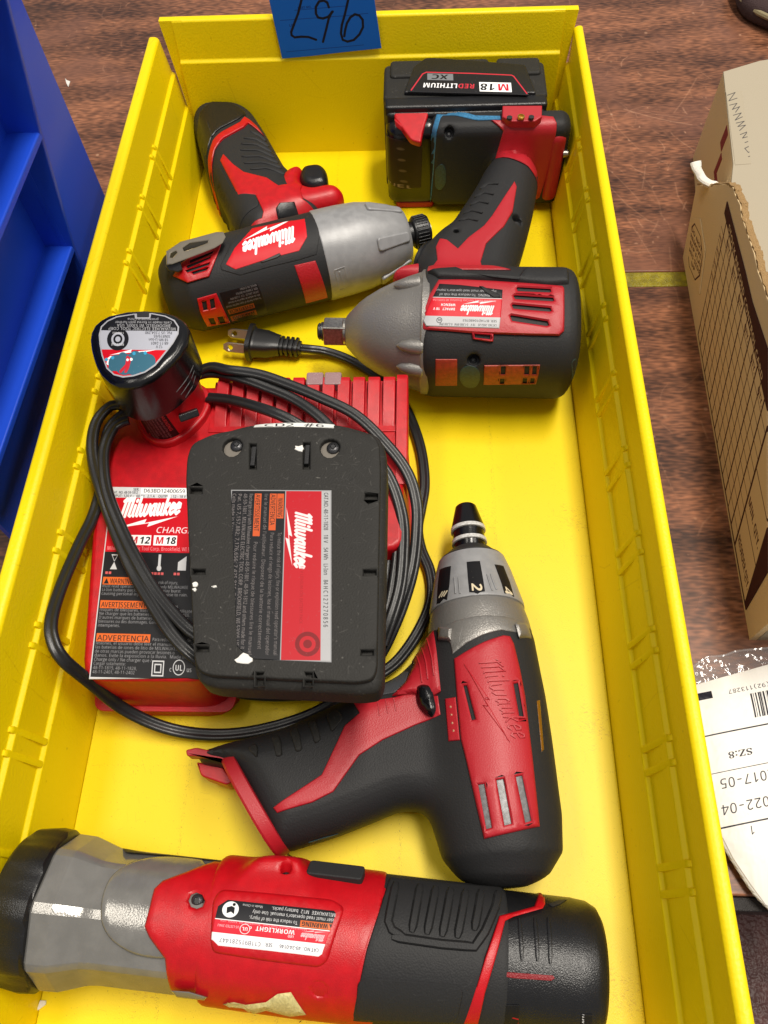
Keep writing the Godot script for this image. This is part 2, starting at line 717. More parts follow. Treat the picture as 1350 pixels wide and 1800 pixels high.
func write(im: Image, s: String, x: float, y: float, size: int, c: Color, opt := {}) -> float:
	# x, y: start of the base line. sx stretches, slant leans, wide fits the line to a width, a is the ink's strength
	var ts := TextServerManager.get_primary_interface()
	var f := font_of(opt.get("font", "r"))
	var t := ts.create_shaped_text()
	ts.shaped_text_add_string(t, s, f.get_rids(), size)
	var gl: Array = ts.shaped_text_get_glyphs(t)
	var sx: float = opt.get("sx", 1.0)
	var total := 0.0
	for g in gl:
		total += g.advance
	if opt.has("wide"):
		sx = opt.wide / maxf(total, 1.0)
	if opt.get("center", false):
		x -= total * sx * 0.5
	var slant: float = opt.get("slant", 0.0)
	var rise: float = opt.get("rise", 0.0)
	var ink: float = opt.get("a", 1.0)
	var key := Vector2i(size, 0)
	for g in gl:
		ts.font_render_glyph(g.font_rid, key, g.index)
	var pages := {}
	var pen := x
	for g in gl:
		var pg: int = ts.font_get_glyph_texture_idx(g.font_rid, key, g.index)
		var r: Rect2 = ts.font_get_glyph_uv_rect(g.font_rid, key, g.index)
		if pg >= 0 and r.size.x > 0.0:
			var pk := "%s/%d" % [g.font_rid, pg]
			if not pages.has(pk):
				pages[pk] = ts.font_get_texture_image(g.font_rid, key, pg)
			var src: Image = pages[pk]
			var o: Vector2 = ts.font_get_glyph_offset(g.font_rid, key, g.index)
			var x0 := pen + o.x * sx
			var y0 := y + o.y
			var lean := absf(slant) * (size + 4)
			for Y in range(int(y0) - 1, int(y0 + r.size.y) + 2):
				for X in range(int(x0 - lean) - 1, int(x0 + r.size.x * sx + lean) + 2):
					var gy := Y + 0.5 - y0
					var gx := (X + 0.5 - x0 - slant * (y - Y)) / sx
					var u := r.position.x + gx - 0.5
					var v := r.position.y + gy - 0.5
					if gx < -0.5 or gy < -0.5 or gx > r.size.x + 0.5 or gy > r.size.y + 0.5:
						continue
					var iu := clampi(int(floor(u)), 0, src.get_width() - 2)
					var iv := clampi(int(floor(v)), 0, src.get_height() - 2)
					var fu := clampf(u - iu, 0.0, 1.0)
					var fv := clampf(v - iv, 0.0, 1.0)
					var al := lerpf(lerpf(src.get_pixel(iu, iv).a, src.get_pixel(iu + 1, iv).a, fu), lerpf(src.get_pixel(iu, iv + 1).a, src.get_pixel(iu + 1, iv + 1).a, fu), fv)
					dot(im, X, Y - int(rise * (X - x)), c, al * ink)
		pen += g.advance * sx
	return pen

func stroke(im: Image, line: Array, w: float, c: Color, a := 1.0) -> void:
	for i in line.size() - 1:
		var p: Vector2 = line[i]
		var q: Vector2 = line[i + 1]
		var d := q - p
		var l := maxf(d.length_squared(), 1e-6)
		var r := w * 0.5
		for Y in range(int(minf(p.y, q.y) - r) - 1, int(maxf(p.y, q.y) + r) + 2):
			for X in range(int(minf(p.x, q.x) - r) - 1, int(maxf(p.x, q.x) + r) + 2):
				var z := Vector2(X + 0.5, Y + 0.5) - p
				var t := clampf(z.dot(d) / l, 0.0, 1.0)
				dot(im, X, Y, c, clampf(r + 0.5 - (z - d * t).length(), 0.0, 1.0) * a)

func fill(im: Image, poly: Array, c: Color, a := 1.0) -> void:
	var pk := PackedVector2Array(poly)
	var r := Rect2(pk[0], Vector2.ZERO)
	for q in pk:
		r = r.expand(q)
	for Y in range(int(r.position.y), int(r.end.y) + 1):
		for X in range(int(r.position.x), int(r.end.x) + 1):
			var k := 0.0
			for s in [Vector2(0.25, 0.25), Vector2(0.75, 0.25), Vector2(0.25, 0.75), Vector2(0.75, 0.75)]:
				if Geometry2D.is_point_in_polygon(Vector2(X, Y) + s, pk):
					k += 0.25
			dot(im, X, Y, c, k * a)

func disc(im: Image, x: float, y: float, r: float, c: Color, hollow := 0.0, a := 1.0) -> void:
	for Y in range(int(y - r) - 1, int(y + r) + 2):
		for X in range(int(x - r) - 1, int(x + r) + 2):
			var d := Vector2(X + 0.5 - x, Y + 0.5 - y).length()
			var k := clampf(r + 0.5 - d, 0.0, 1.0)
			if hollow > 0.0:
				k = minf(k, clampf(d - hollow + 0.5, 0.0, 1.0))
			dot(im, X, Y, c, k * a)

func script_lines() -> Array:
	# the maker's script word as pen strokes; x-height 1, base line y = 0, y up
	var raw := ["0,1.45 .22,1.7 .22,0", ".22,1.45 .62,1.72 .62,0", ".62,1.45 1.02,1.72 1.02,.1 1.18,0", "1.42,1 1.42,.1 1.55,0", "1.44,1.38 1.48,1.5", "1.82,1.75 1.82,.1 1.95,0",
		"2.15,1 2.2,.15 2.38,0 2.58,.2 2.62,1", "2.62,.2 2.8,0 3,.2 3.05,1", "3.75,.8 3.55,1 3.35,.8 3.35,.2 3.5,0 3.75,.3", "3.75,1 3.75,.1 3.9,0",
		"4.1,1 4.1,.2 4.25,0 4.5,.25", "4.5,1 4.5,.1 4.64,0", "4.88,1.75 4.88,0", "5.22,1 4.9,.5 5.28,0",
		"5.5,.5 5.88,.6 5.84,.92 5.66,1 5.48,.7 5.5,.2 5.7,0 5.92,.2", "6.12,.5 6.5,.6 6.46,.92 6.28,1 6.1,.7 6.12,.2 6.32,0 6.56,.22"]
	var r := []
	for s in raw:
		var l := []
		for q in s.split(" "):
			var xy: PackedStringArray = q.split(",")
			l.append(Vector2(float(xy[0]) + 0.3 * float(xy[1]), float(xy[1])))
		r.append(l)
	return r

func bolt_shape() -> Array:
	return [Vector2(-0.5, -1.1), Vector2(3.1, -0.35), Vector2(2.9, -0.72), Vector2(6.6, -0.25), Vector2(3.2, -1.1), Vector2(3.4, -0.75)]

func logo(im: Image, x: float, y: float, k: float, c: Color, bolt := true, rise := 0.0, a := 1.0) -> void:
	var place := func(v: Vector2) -> Vector2: return Vector2(x + v.x * k, y - v.y * k - rise * v.x * k)
	for l in script_lines():
		stroke(im, l.map(place), k * 0.3, c, a)
	if bolt:
		fill(im, bolt_shape().map(place), c, a)

func small_print(im: Image, x: float, y: float, w: float, lines: Array, size: int, lead: float, c: Color, a := 0.85) -> void:
	for i in lines.size():
		var t: String = lines[i]
		var opt := {"a": a}
		if t.length() > 20:
			opt["wide"] = w * minf(1.0, t.length() / 44.0)
		write(im, t, x, y + i * lead, size, c, opt)

func wear(im: Image, n: int, c: Color, longest: float, a := 0.5, seed_ := 1) -> void:
	# scratches and specks of the photograph's kind: scattered, with hard outlines
	var r := RandomNumberGenerator.new()
	r.seed = seed_
	for i in n:
		var p := Vector2(r.randf() * im.get_width(), r.randf() * im.get_height())
		if r.randf() < 0.5:
			disc(im, p.x, p.y, r.randf_range(0.4, 1.6), c, 0.0, a * r.randf_range(0.4, 1.0))
		else:
			var d := Vector2.from_angle(r.randf() * TAU) * longest * r.randf_range(0.2, 1.0)
			stroke(im, [p, p + d * 0.5 + Vector2(r.randf() - 0.5, r.randf() - 0.5) * longest * 0.1, p + d], r.randf_range(0.6, 1.3), c, a * r.randf_range(0.3, 0.9))

func tex(im: Image) -> ImageTexture:
	return ImageTexture.create_from_image(im)

func print_mat(im: Image, rough := 0.45, metal := 0.0) -> StandardMaterial3D:
	var m := StandardMaterial3D.new()
	m.albedo_texture = tex(im)
	m.texture_repeat = false
	m.metallic_specular = 0.35
	m.roughness = maxf(rough, 0.42)
	m.metallic = metal
	return m

# ---------------------------------------------------------------- materials
func rgb(r, g, b) -> Color:
	return Color(r / 255.0, g / 255.0, b / 255.0)

func noise_tex(freq: float, seed_: int, lo: Color, hi: Color, size := 512, octaves := 4, bump := false, kind := FastNoiseLite.TYPE_SIMPLEX_SMOOTH, at := [0.0, 1.0]) -> NoiseTexture2D:
	var n := FastNoiseLite.new()
	n.seed = seed_
	n.noise_type = kind
	n.frequency = freq
	n.fractal_octaves = octaves
	var t := NoiseTexture2D.new()
	t.width = size
	t.height = size
	t.seamless = true
	t.noise = n
	if bump:
		t.as_normal_map = true
		t.bump_strength = 6.0
	else:
		var g := Gradient.new()
		g.offsets = PackedFloat32Array(at)
		g.colors = PackedColorArray([lo, hi])
		t.color_ramp = g
	return t

func plastic(c: Color, rough: float, grain := 0.25, smudge: Texture2D = null, scale := 12.0, spec := 0.5) -> StandardMaterial3D:
	var m := StandardMaterial3D.new()
	m.albedo_color = c
	m.roughness = rough
	m.metallic_specular = spec
	m.uv1_triplanar = true
	m.uv1_scale = Vector3.ONE * scale
	if smudge:
		m.albedo_texture = smudge
	if grain > 0.0:
		m.normal_enabled = true
		m.normal_texture = M.grain
		m.normal_scale = grain
	return m


func _ready() -> void:
	rng.seed = 7
	set_camera()
	set_light()
	make_materials()
	build_table()
	build_bin()
	build_blue_bin()
	build_boxes()
	build_pouch()
	build_tag()
	build_charger()
	build_stick_battery()
	build_slide_battery()
	build_impact_wrench()
	build_impact_driver()
	build_screwdriver()
	build_worklight()
	build_crumbs()

func set_camera() -> void:
	var c := Camera3D.new()
	c.name = "camera"
	add_child(c)
	c.transform = Transform3D(Basis(Vector3(0.99906, -0.03826, -0.02056), Vector3(0.00013, 0.47587, -0.87952), Vector3(0.04343, 0.87868, 0.47542)), Vector3(33.02, 378.55, 508.28) * MM)
	c.fov = rad_to_deg(2.0 * atan(900.0 / 1370.0))
	c.near = 0.02
	c.far = 40.0
	c.current = true

func set_light() -> void:
	var w := WorldEnvironment.new()
	w.name = "surroundings"
	var e := Environment.new()
	e.background_mode = Environment.BG_COLOR
	e.background_color = rgb(150, 150, 152)
	e.background_energy_multiplier = 1.0
	e.tonemap_mode = Environment.TONE_MAPPER_LINEAR
	e.tonemap_exposure = 0.95
	e.sdfgi_enabled = true
	e.ssao_enabled = true
	e.ssil_enabled = true
	w.environment = e
	add_child(w)
	# three rows of ceiling tubes, as the glossy streaks in the photograph place them
	for f in [[V(500, 2300, 140), 6.0], [V(1700, 2300, -200), 1.8], [V(-900, 2300, 300), 1.4]]:
		var l := AreaLight3D.new()
		l.name = "ceiling_tube_light"
		l.area_size = Vector2(0.3, 1.2)
		l.light_energy = f[1]
		l.light_color = Color(1.0, 0.97, 0.92)
		l.area_range = 8.0
		l.shadow_enabled = true
		add_child(l, true)
		l.position = f[0] * MM
		l.rotation.x = -PI / 2

func make_materials() -> void:
	M.grain = noise_tex(0.22, 3, Color.BLACK, Color.WHITE, 512, 2, true)
	var smudge := noise_tex(0.02, 5, rgb(236, 236, 236), Color.WHITE, 512, 5, false, FastNoiseLite.TYPE_SIMPLEX_SMOOTH, [0.3, 0.75])
	var grime := noise_tex(0.03, 9, rgb(205, 203, 200), Color.WHITE, 512, 6, false, FastNoiseLite.TYPE_SIMPLEX_SMOOTH, [0.2, 0.75])
	M.smudges = grime
	M.yellow = plastic(Color.WHITE, 0.42, 0.05, tex(wall_picture()), 5.0, 0.42)
	M.blue = plastic(rgb(30, 76, 204), 0.34, 0.03, null, 10.0)
	M.red = plastic(rgb(194, 9, 24), 0.4, 0.1, smudge, 14.0)
	M.worn_red = plastic(Color.WHITE, 0.46, 0.08, tex(red_picture()), 11.0)
	M.rubber = plastic(Color.WHITE, 0.58, 0.12, tex(rubber_picture()), 10.0, 0.36)
	M.black = plastic(rgb(24, 24, 26), 0.34, 0.16, smudge, 14.0)
	M.dusty = plastic(Color.WHITE, 0.62, 0.12, tex(dust_picture()), 9.0, 0.3)
	M.gloss = plastic(rgb(14, 14, 16), 0.22, 0.03)
	M.cord = plastic(rgb(27, 27, 28), 0.36, 0.05)
	M.silver = plastic(rgb(152, 152, 153), 0.4, 0.08, smudge, 14.0)
	M.silver.metallic = 0.15
	M.cast = plastic(Color.WHITE, 0.42, 0.14, tex(cast_picture()), 10.0)
	M.cast.metallic = 0.55
	M.steel = plastic(rgb(190, 186, 178), 0.28, 0.05, grime, 30.0)
	M.steel.metallic = 0.9
	M.motor = plastic(rgb(118, 118, 120), 0.4, 0.1, grime, 30.0)
	M.motor.metallic = 0.4
	M.clip = plastic(rgb(176, 166, 148), 0.3, 0.03)
	M.clip.metallic = 0.8
	M.dark_steel = plastic(rgb(70, 70, 72), 0.32, 0.1)
	M.dark_steel.metallic = 0.7
	M.brass = plastic(rgb(205, 165, 80), 0.3, 0.05)
	M.brass.metallic = 0.9
	M.grey = plastic(rgb(142, 140, 136), 0.2, 0.04, smudge, 10.0)
	M.grey.metallic = 0.4
	M.card = plastic(rgb(214, 187, 143), 0.85, 0.2)
	M.card_grey = plastic(rgb(168, 157, 136), 0.8, 0.15)
	M.teal = plastic(rgb(40, 70, 74), 0.5, 0.1, grime, 30.0)
	M.blue_paint = plastic(rgb(64, 132, 178), 0.4, 0.1, grime, 30.0)
	M.white = plastic(rgb(225, 222, 215), 0.5, 0.1)
	M.foam = plastic(rgb(240, 236, 226), 0.8, 0.2)
	M.glue = plastic(rgb(226, 214, 150), 0.6, 0.3, grime, 40.0)
	M.hole = plastic(rgb(36, 36, 38), 0.55, 0.0)

func dust_picture() -> Image:
	# black plastic that has gone grey, with specks, scuffs and crumbs stuck to it
	var im := blank(512, 512, rgb(45, 44, 42))
	wear(im, 260, rgb(74, 73, 72), 44, 0.5, 41)
	wear(im, 620, rgb(120, 117, 112), 16, 0.5, 42)
	wear(im, 90, rgb(24, 24, 25), 24, 0.6, 43)
	wear(im, 36, rgb(170, 166, 158), 7, 0.7, 44)
	return im

func cast_picture() -> Image:
	# cast light metal with scratches and dark handling marks
	var im := blank(512, 512, rgb(138, 135, 131))
	wear(im, 150, rgb(138, 135, 132), 40, 0.4, 51)
	wear(im, 320, rgb(84, 80, 76), 14, 0.5, 52)
	wear(im, 240, rgb(212, 211, 208), 36, 0.6, 53)
	return im

const YELLOW := Color(0.945, 0.832, 0.0)

func wall_picture() -> Image:
	# moulded yellow plastic with handling marks
	var im := blank(512, 512, YELLOW)
	wear(im, 46, rgb(120, 96, 14), 16, 0.4, 71)
	wear(im, 60, rgb(198, 166, 8), 70, 0.45, 72)
	wear(im, 26, rgb(250, 236, 110), 40, 0.4, 73)
	return im

func red_picture() -> Image:
	# red plastic rubbed pale on its high spots and greasy in places
	var im := blank(512, 512, rgb(172, 27, 39))
	wear(im, 130, rgb(160, 28, 40), 50, 0.4, 81)
	wear(im, 170, rgb(206, 76, 84), 26, 0.32, 82)
	wear(im, 110, rgb(104, 26, 34), 16, 0.4, 83)
	return im

func rubber_picture() -> Image:
	var im := blank(512, 512, rgb(40, 40, 41))
	wear(im, 200, rgb(58, 58, 58), 60, 0.45, 91)
	wear(im, 240, rgb(88, 86, 84), 16, 0.35, 92)
	wear(im, 80, rgb(27, 27, 28), 30, 0.5, 93)
	return im

# ---------------------------------------------------------------- the table
func wood_picture() -> Image:
	var S := 1536
	var n := FastNoiseLite.new()
	n.noise_type = FastNoiseLite.TYPE_SIMPLEX_SMOOTH
	n.fractal_octaves = 4
	n.frequency = 0.02
	n.seed = 31
	var streak := n.get_image(S / 6, S)
	streak.resize(S, S, Image.INTERPOLATE_CUBIC)
	n.seed = 32
	n.frequency = 0.28
	n.fractal_octaves = 3
	var pores := n.get_image(S / 4, S)
	pores.resize(S, S, Image.INTERPOLATE_CUBIC)
	n.seed = 33
	n.frequency = 0.006
	n.fractal_octaves = 5
	var cloud := n.get_image(S, S)
	var a := streak.get_data()
	var b := pores.get_data()
	var c := cloud.get_data()
	var out := PackedByteArray()
	out.resize(S * S * 3)
	var dark := Vector3(58, 36, 27)
	var pale := Vector3(170, 112, 80)
	var plum := Vector3(104, 70, 58)
	for i in S * S:
		var t := clampf((a[i] / 255.0 * 0.6 + b[i] / 255.0 * 0.75 + c[i] / 255.0 * 0.35 - 0.82) * 1.25 + 0.5, 0.0, 1.0)
		var q := dark.lerp(pale, t).lerp(plum, clampf((c[i] / 255.0 - 0.5) * 2.2, 0.0, 0.55))
		out[i * 3] = int(q.x)
		out[i * 3 + 1] = int(q.y)
		out[i * 3 + 2] = int(q.z)
	var im := Image.create_from_data(S, S, false, Image.FORMAT_RGB8, out)
	im.convert(Image.FORMAT_RGBA8)
	var r := RandomNumberGenerator.new()
	r.seed = 12
	for i in 1500:
		var p := Vector2(r.randf() * S, r.randf() * S)
		var d := Vector2.from_angle(r.randfn(PI / 2, 0.7)) * r.randf_range(8, 130) * r.randf() * r.randf()
		var bow := d.orthogonal() * r.randf_range(-0.12, 0.12)
		stroke(im, [p, p + d * 0.35 + bow, p + d * 0.7 + bow, p + d], r.randf_range(0.6, 1.6), rgb(180, 134, 106), r.randf_range(0.1, 0.4))
	# the much-used end right of the bin is scratched most
	for i in 260:
		var p := Vector2(r.randfn(1060, 110), r.randfn(540, 150))
		var d := Vector2.from_angle(r.randfn(PI / 2, 0.8)) * r.randf_range(6, 170) * r.randf() * r.randf()
		var bow := d.orthogonal() * r.randf_range(-0.15, 0.15)
		stroke(im, [p, p + d * 0.35 + bow, p + d * 0.7 + bow, p + d], r.randf_range(0.6, 1.7), rgb(196, 150, 120), r.randf_range(0.12, 0.5))
	for i in 420:
		disc(im, r.randf() * S, r.randf() * S, r.randf_range(0.5, 2.2), rgb(200, 158, 128), 0.0, r.randf_range(0.2, 0.7))
	return im

func build_table() -> void:
	var m := StandardMaterial3D.new()
	m.albedo_texture = tex(wood_picture())
	m.roughness = 0.36
	m.roughness_texture = noise_tex(0.01, 44, Color(0.7, 0.7, 0.7), Color.WHITE, 512, 5)
	m.albedo_color = Color.WHITE
	var spans := [[-420.0, 122.0], [135.0, 491.0]]
	for i in 2:
		org = V(0, -40, (spans[i][0] + spans[i][1]) / 2.0)
		var s := bx(-480, 480, -40, -3, spans[i][0], spans[i][1], 1.2)
		var uv := PackedVector2Array()
		for p in s:
			uv.append(Vector2(p.x / 960.0 + 0.5, p.z / 960.0 + 0.3 + 0.37 * i))
		var o := put("table_top", s, m, self, "", 40.0, uv)
		o.position = org * MM
		o.set_meta("kind", "structure")
	org = V(0, -40, 128.5)
	var strip := put("table_edge_strip", bx(-480, 480, -40, -3.4, 122.1, 134.9, 0.8), plastic(rgb(150, 138, 10), 0.4, 0.3, M.smudges, 10.0), self)
	strip.position = org * MM
	tagged(strip, "olive yellow edge strip across the brown table beside the yellow bin", "edge strip")
	org = V(0, -40, 494)
	var lip := put("table_edge_band", bx(-480, 480, -40, -4.5, 491.1, 497, 0.8), plastic(rgb(24, 17, 14), 0.6), self)
	lip.position = org * MM
	tagged(lip, "black edge band along the near end of the brown table", "edge band")
	org = V(0, -160, 800)
	var fl := put("floor", bx(-900, 900, -160, -150, 430, 1200, 0.5), plastic(rgb(96, 62, 58), 0.5, 0.3, M.smudges, 3.0), self)
	fl.position = org * MM
	fl.set_meta("kind", "structure")

# ---------------------------------------------------------------- the yellow bin
func bin_floor_picture() -> Image:
	var im := blank(768, 1536, YELLOW)
	var r := RandomNumberGenerator.new()
	r.seed = 5
	for i in 340:
		stroke_speck(im, r, rgb(52, 40, 10))
	for i in 130:
		var p := Vector2(r.randf() * 768, r.randf() * 1536)
		var d := Vector2.from_angle(r.randf() * TAU) * r.randf_range(8, 70)
		stroke(im, [p, p + d * 0.5 + d.orthogonal() * 0.06, p + d], 1.0, rgb(160, 124, 6), r.randf_range(0.15, 0.55))
	for i in 420:
		# grit caught where the floor meets the walls
		var edge := r.randf()
		var p := Vector2(absf(r.randfn(0, 6)) + 2 if edge < 0.42 else 766 - absf(r.randfn(0, 7)), r.randf() * 1536)
		if edge > 0.86:
			p = Vector2(r.randf() * 768, 6 + absf(r.randfn(0, 6)))
		stroke(im, [p, p + Vector2(r.randfn(0, 1), r.randfn(0, 4))], r.randf_range(0.8, 2.2), rgb(96, 74, 12), r.randf_range(0.2, 0.75))
	# brown scuffing near the lower right of the floor
	for i in 240:
		var p := Vector2(r.randfn(640, 60), r.randfn(1230, 70))
		var d := Vector2.from_angle(r.randfn(0.2, 0.5)) * r.randf_range(3, 26)
		stroke(im, [p, p + d], r.randf_range(0.7, 2.0), rgb(165, 118, 34), r.randf_range(0.15, 0.55))
	for i in 120:
		var p := Vector2(r.randfn(380, 160), r.randfn(1250, 60))
		stroke(im, [p, p + Vector2.from_angle(r.randf() * TAU) * r.randf_range(3, 14)], 1.0, rgb(150, 112, 30), r.randf_range(0.1, 0.45))
	return im

func stroke_speck(im: Image, r: RandomNumberGenerator, c: Color) -> void:
	var p := Vector2(r.randf() * im.get_width(), r.randf() * im.get_height())
	stroke(im, [p, p + Vector2.from_angle(r.randf() * TAU) * r.randf_range(0, 5)], r.randf_range(0.8, 2.0), c, r.randf_range(0.3, 0.9))

func sweep(prof: PackedVector2Array, from: Vector3, to: Vector3, xa: Vector3, flip := false) -> PackedVector3Array:
	# carries a cross-section along a straight line
	var rings := []
	for e in [from, to]:
		var r := PackedVector3Array()
		for q in prof:
			r.append(e + xa * q.x + V(0, q.y, 0))
		rings.append(r)
	var s := ring_skin(rings, false)
	var idx := Geometry2D.triangulate_polygon(prof)
	for e in 2:
		for i in range(0, idx.size(), 3):
			s.append_array(PackedVector3Array([rings[e][idx[i]], rings[e][idx[i + 1]], rings[e][idx[i + 2]]]))
	return s

func wall_profile(k: Array, t := 2.6) -> PackedVector2Array:
	# k: x at the floor, at the first ledge, at the second ledge, at the inner rim, at the outer rim
	var y2 := 58.0
	var inner := [Vector2(k[0], 0), Vector2(k[1] - 1.6, 34.6), Vector2(k[1] + 0.4, 36.0), Vector2(k[2] - 1.4, y2 - 0.8), Vector2(k[2] + 0.8, y2 + 0.6), Vector2(k[3] - 0.5, 80.2), Vector2(k[3] + 0.5, 81.4), Vector2(k[3] + 2.0, 82.0), Vector2(k[4] - 1.4, 82.0), Vector2(k[4] - 0.3, 81.4), Vector2(k[4], 80.2)]
	var outer := [Vector2(k[4], 75), Vector2(k[4] - 1.4, 75), Vector2(k[4] - 1.6, 79), Vector2(k[3] + t, 79), Vector2(k[2] + t, y2 - 2), Vector2(k[1] + t - 0.6, 33), Vector2(k[0] + t, -3), Vector2(k[0], -3)]
	return rounded(PackedVector2Array(inner + outer), 0.5, 2)

func build_bin() -> void:
	var b := thing("plastic_bin", "long bright yellow plastic bin full of red and black power tools", "bin", V(0, -3, 270))
	var fm: StandardMaterial3D = M.yellow.duplicate()
	fm.uv1_triplanar = false
	fm.albedo_color = Color.WHITE
	fm.albedo_texture = tex(bin_floor_picture())
	var L := 548.0
	var s := bx(-124.8, 124.8, -3, 0, -1, L, 0.3)
	var uv := PackedVector2Array()
	for p in s:
		uv.append(Vector2((p.x + 125.0) / 250.0, (p.z + 2.0) / 552.0))
	put("floor_panel", s, fm, b, "", 40.0, uv)
	var kr := [125.0, 129.5, 133.0, 132.8, 139.4]
	var kl := [125.0, 131.0, 134.5, 138.2, 144.6]
	kr[3] = 134.2
	for side in 2:
		var k: Array = [kr, kl][side]
		var sx := 1.0 if side == 0 else -1.0
		var w := put("side_wall", outward(sweep(wall_profile(k), V(0, 0, -8), V(0, 0, L + 6), V(sx, 0, 0))), M.yellow, b, "", 32.0)
		# paired divider ribs between the two ledges
		for i in 10:
			for j in 2:
				var z := 71.5 + 45.75 * i + 9.5 * j
				var y0 := 35.5
				var y1 := 60.0
				var x0: float = k[1] + 0.2
				var x1: float = k[2] + 0.6
				put("divider_rib", tilt_rib(sx, x0, x1, y0, y1, z), M.yellow, w)
	# back wall with its ledge and its folded rim
	var bp := PackedVector2Array([Vector2(0, 0), Vector2(3.6, 66.5), Vector2(5.4, 68.0), Vector2(8.2, 91.0), Vector2(9.4, 92.0), Vector2(13.0, 92.0), Vector2(13.8, 91.2), Vector2(13.8, 86), Vector2(11.0, 86), Vector2(8.0, 66), Vector2(2.6, -3), Vector2(0, -3)])
	put("back_wall", outward(sweep(rounded(bp, 0.6, 2), V(-126.5, 0, 0), V(126.5, 0, 0), V(0, 0, -1))), M.yellow, b, "", 32.0)
	for sx in [-1.0, 1.0]:
		# the corners widen upwards
		var c := PackedVector3Array([V(sx * 126.3, 0, -0.4), V(sx * 135.0, 91.6, -8.6), V(sx * 135.0, 91.6, -13.4), V(sx * 126.3, -2.5, -2.4)])
		var inner := PackedVector3Array([V(sx * 120.0, 0, 0.05), V(sx * 120.0, 91.6, -8.65), V(sx * 120.0, 91.6, -13.4), V(sx * 120.0, -2.5, -2.5)])
		put("corner_web", ring_skin([c, inner]), M.yellow, b, "", 30.0)
	var fp := PackedVector2Array([Vector2(0, 0), Vector2(14.0, 52.0), Vector2(18.0, 52.0), Vector2(3.0, -3), Vector2(0, -3)])
	put("front_wall", outward(sweep(rounded(fp, 0.6, 2), V(-126, 0, L), V(126, 0, L), V(0, 0, 1))), M.yellow, b, "", 32.0)

func tilt_rib(sx: float, x0: float, x1: float, y0: float, y1: float, z: float) -> PackedVector3Array:
	var r0 := PackedVector3Array()
	var r1 := PackedVector3Array()
	var r2 := PackedVector3Array()
	for q in [Vector2(-1.5, -1.4), Vector2(-1.9, 0), Vector2(-1.5, 1.4), Vector2(1.0, 1.7), Vector2(1.0, -1.7)]:
		r0.append(V(sx * (x0 + q.x), y0, z + q.y))
		r1.append(V(sx * (x1 + q.x), y1 - 1.2, z + q.y))
		r2.append(V(sx * (x1 + q.x * 0.5 + 0.4), y1, z + q.y * 0.7))
	return ring_skin([r0, r1, r2])

# ---------------------------------------------------------------- neighbours on the table
func build_blue_bin() -> void:
	var b := thing("storage_rack", "tall glossy blue plastic rack with ledges left of the yellow bin", "rack", V(-185, -3, 200))
	# the frame that runs up beside the yellow bin leans outwards
	var f := PackedVector3Array([V(-166.5, -3, 100), V(-167.5, -3, 174), V(-133.5, 214, 174), V(-151, 214, 105)])
	put("side_panel", prism(PackedVector3Array([V(-163.0, -3, 105.5), V(-165.8, -3, 174), V(-165.8, 4, 174), V(-159.6, 73, 174), V(-147.9, 143, 174), V(-133.6, 214, 174), V(-144.5, 214, 105.5), V(-154.7, 166, 105.5), V(-163.0, 43, 105.5)]), V(-1, 0, 0.0), 3.0, 0.8), M.blue, b, "", 25.0)
	for lv in [[-15.0, -166.5], [73.0, -159.6], [143.0, -147.9], [214.0, -133.6]]:
		var y: float = lv[0]
		var x: float = lv[1]
		if y > 0.0:
			put("ledge", prism(PackedVector3Array([V(x - 0.5, y - 3.5, 172.5), V(x - 7.0, y - 3.5, 330), V(x - 40, y - 3.5, 330), V(x - 22, y - 3.5, 172.5)]), Vector3.UP, 3.5, 1.0), M.blue, b)
	put("pocket_end", prism(pts([-166, -3, 171.2, -159.8, 73, 171.2, -148.1, 143, 171.2, -133.8, 214, 171.2, -168, 214, 171.2, -184, -3, 171.2]), V(0, 0, 1), 2.6, 0.6), M.blue, b)
	for lv in [[-3.0, 69.5, -166.0, -162.0], [73.0, 139.5, -163.0, -150.0], [143.0, 210.5, -152.0, -138.0]]:
		var x0: float = lv[2] - 10.0
		var x1: float = lv[3] - 10.0
		var a := PackedVector3Array([V(x0 - 2.5, lv[0], 172), V(x0 - 10, lv[0], 330), V(x1 - 10, lv[1], 330), V(x1 - 2.5, lv[1], 172)])
		put("recessed_panel", prism(a, V(-1, 0, 0), 3.0, 0.4), M.blue, b)

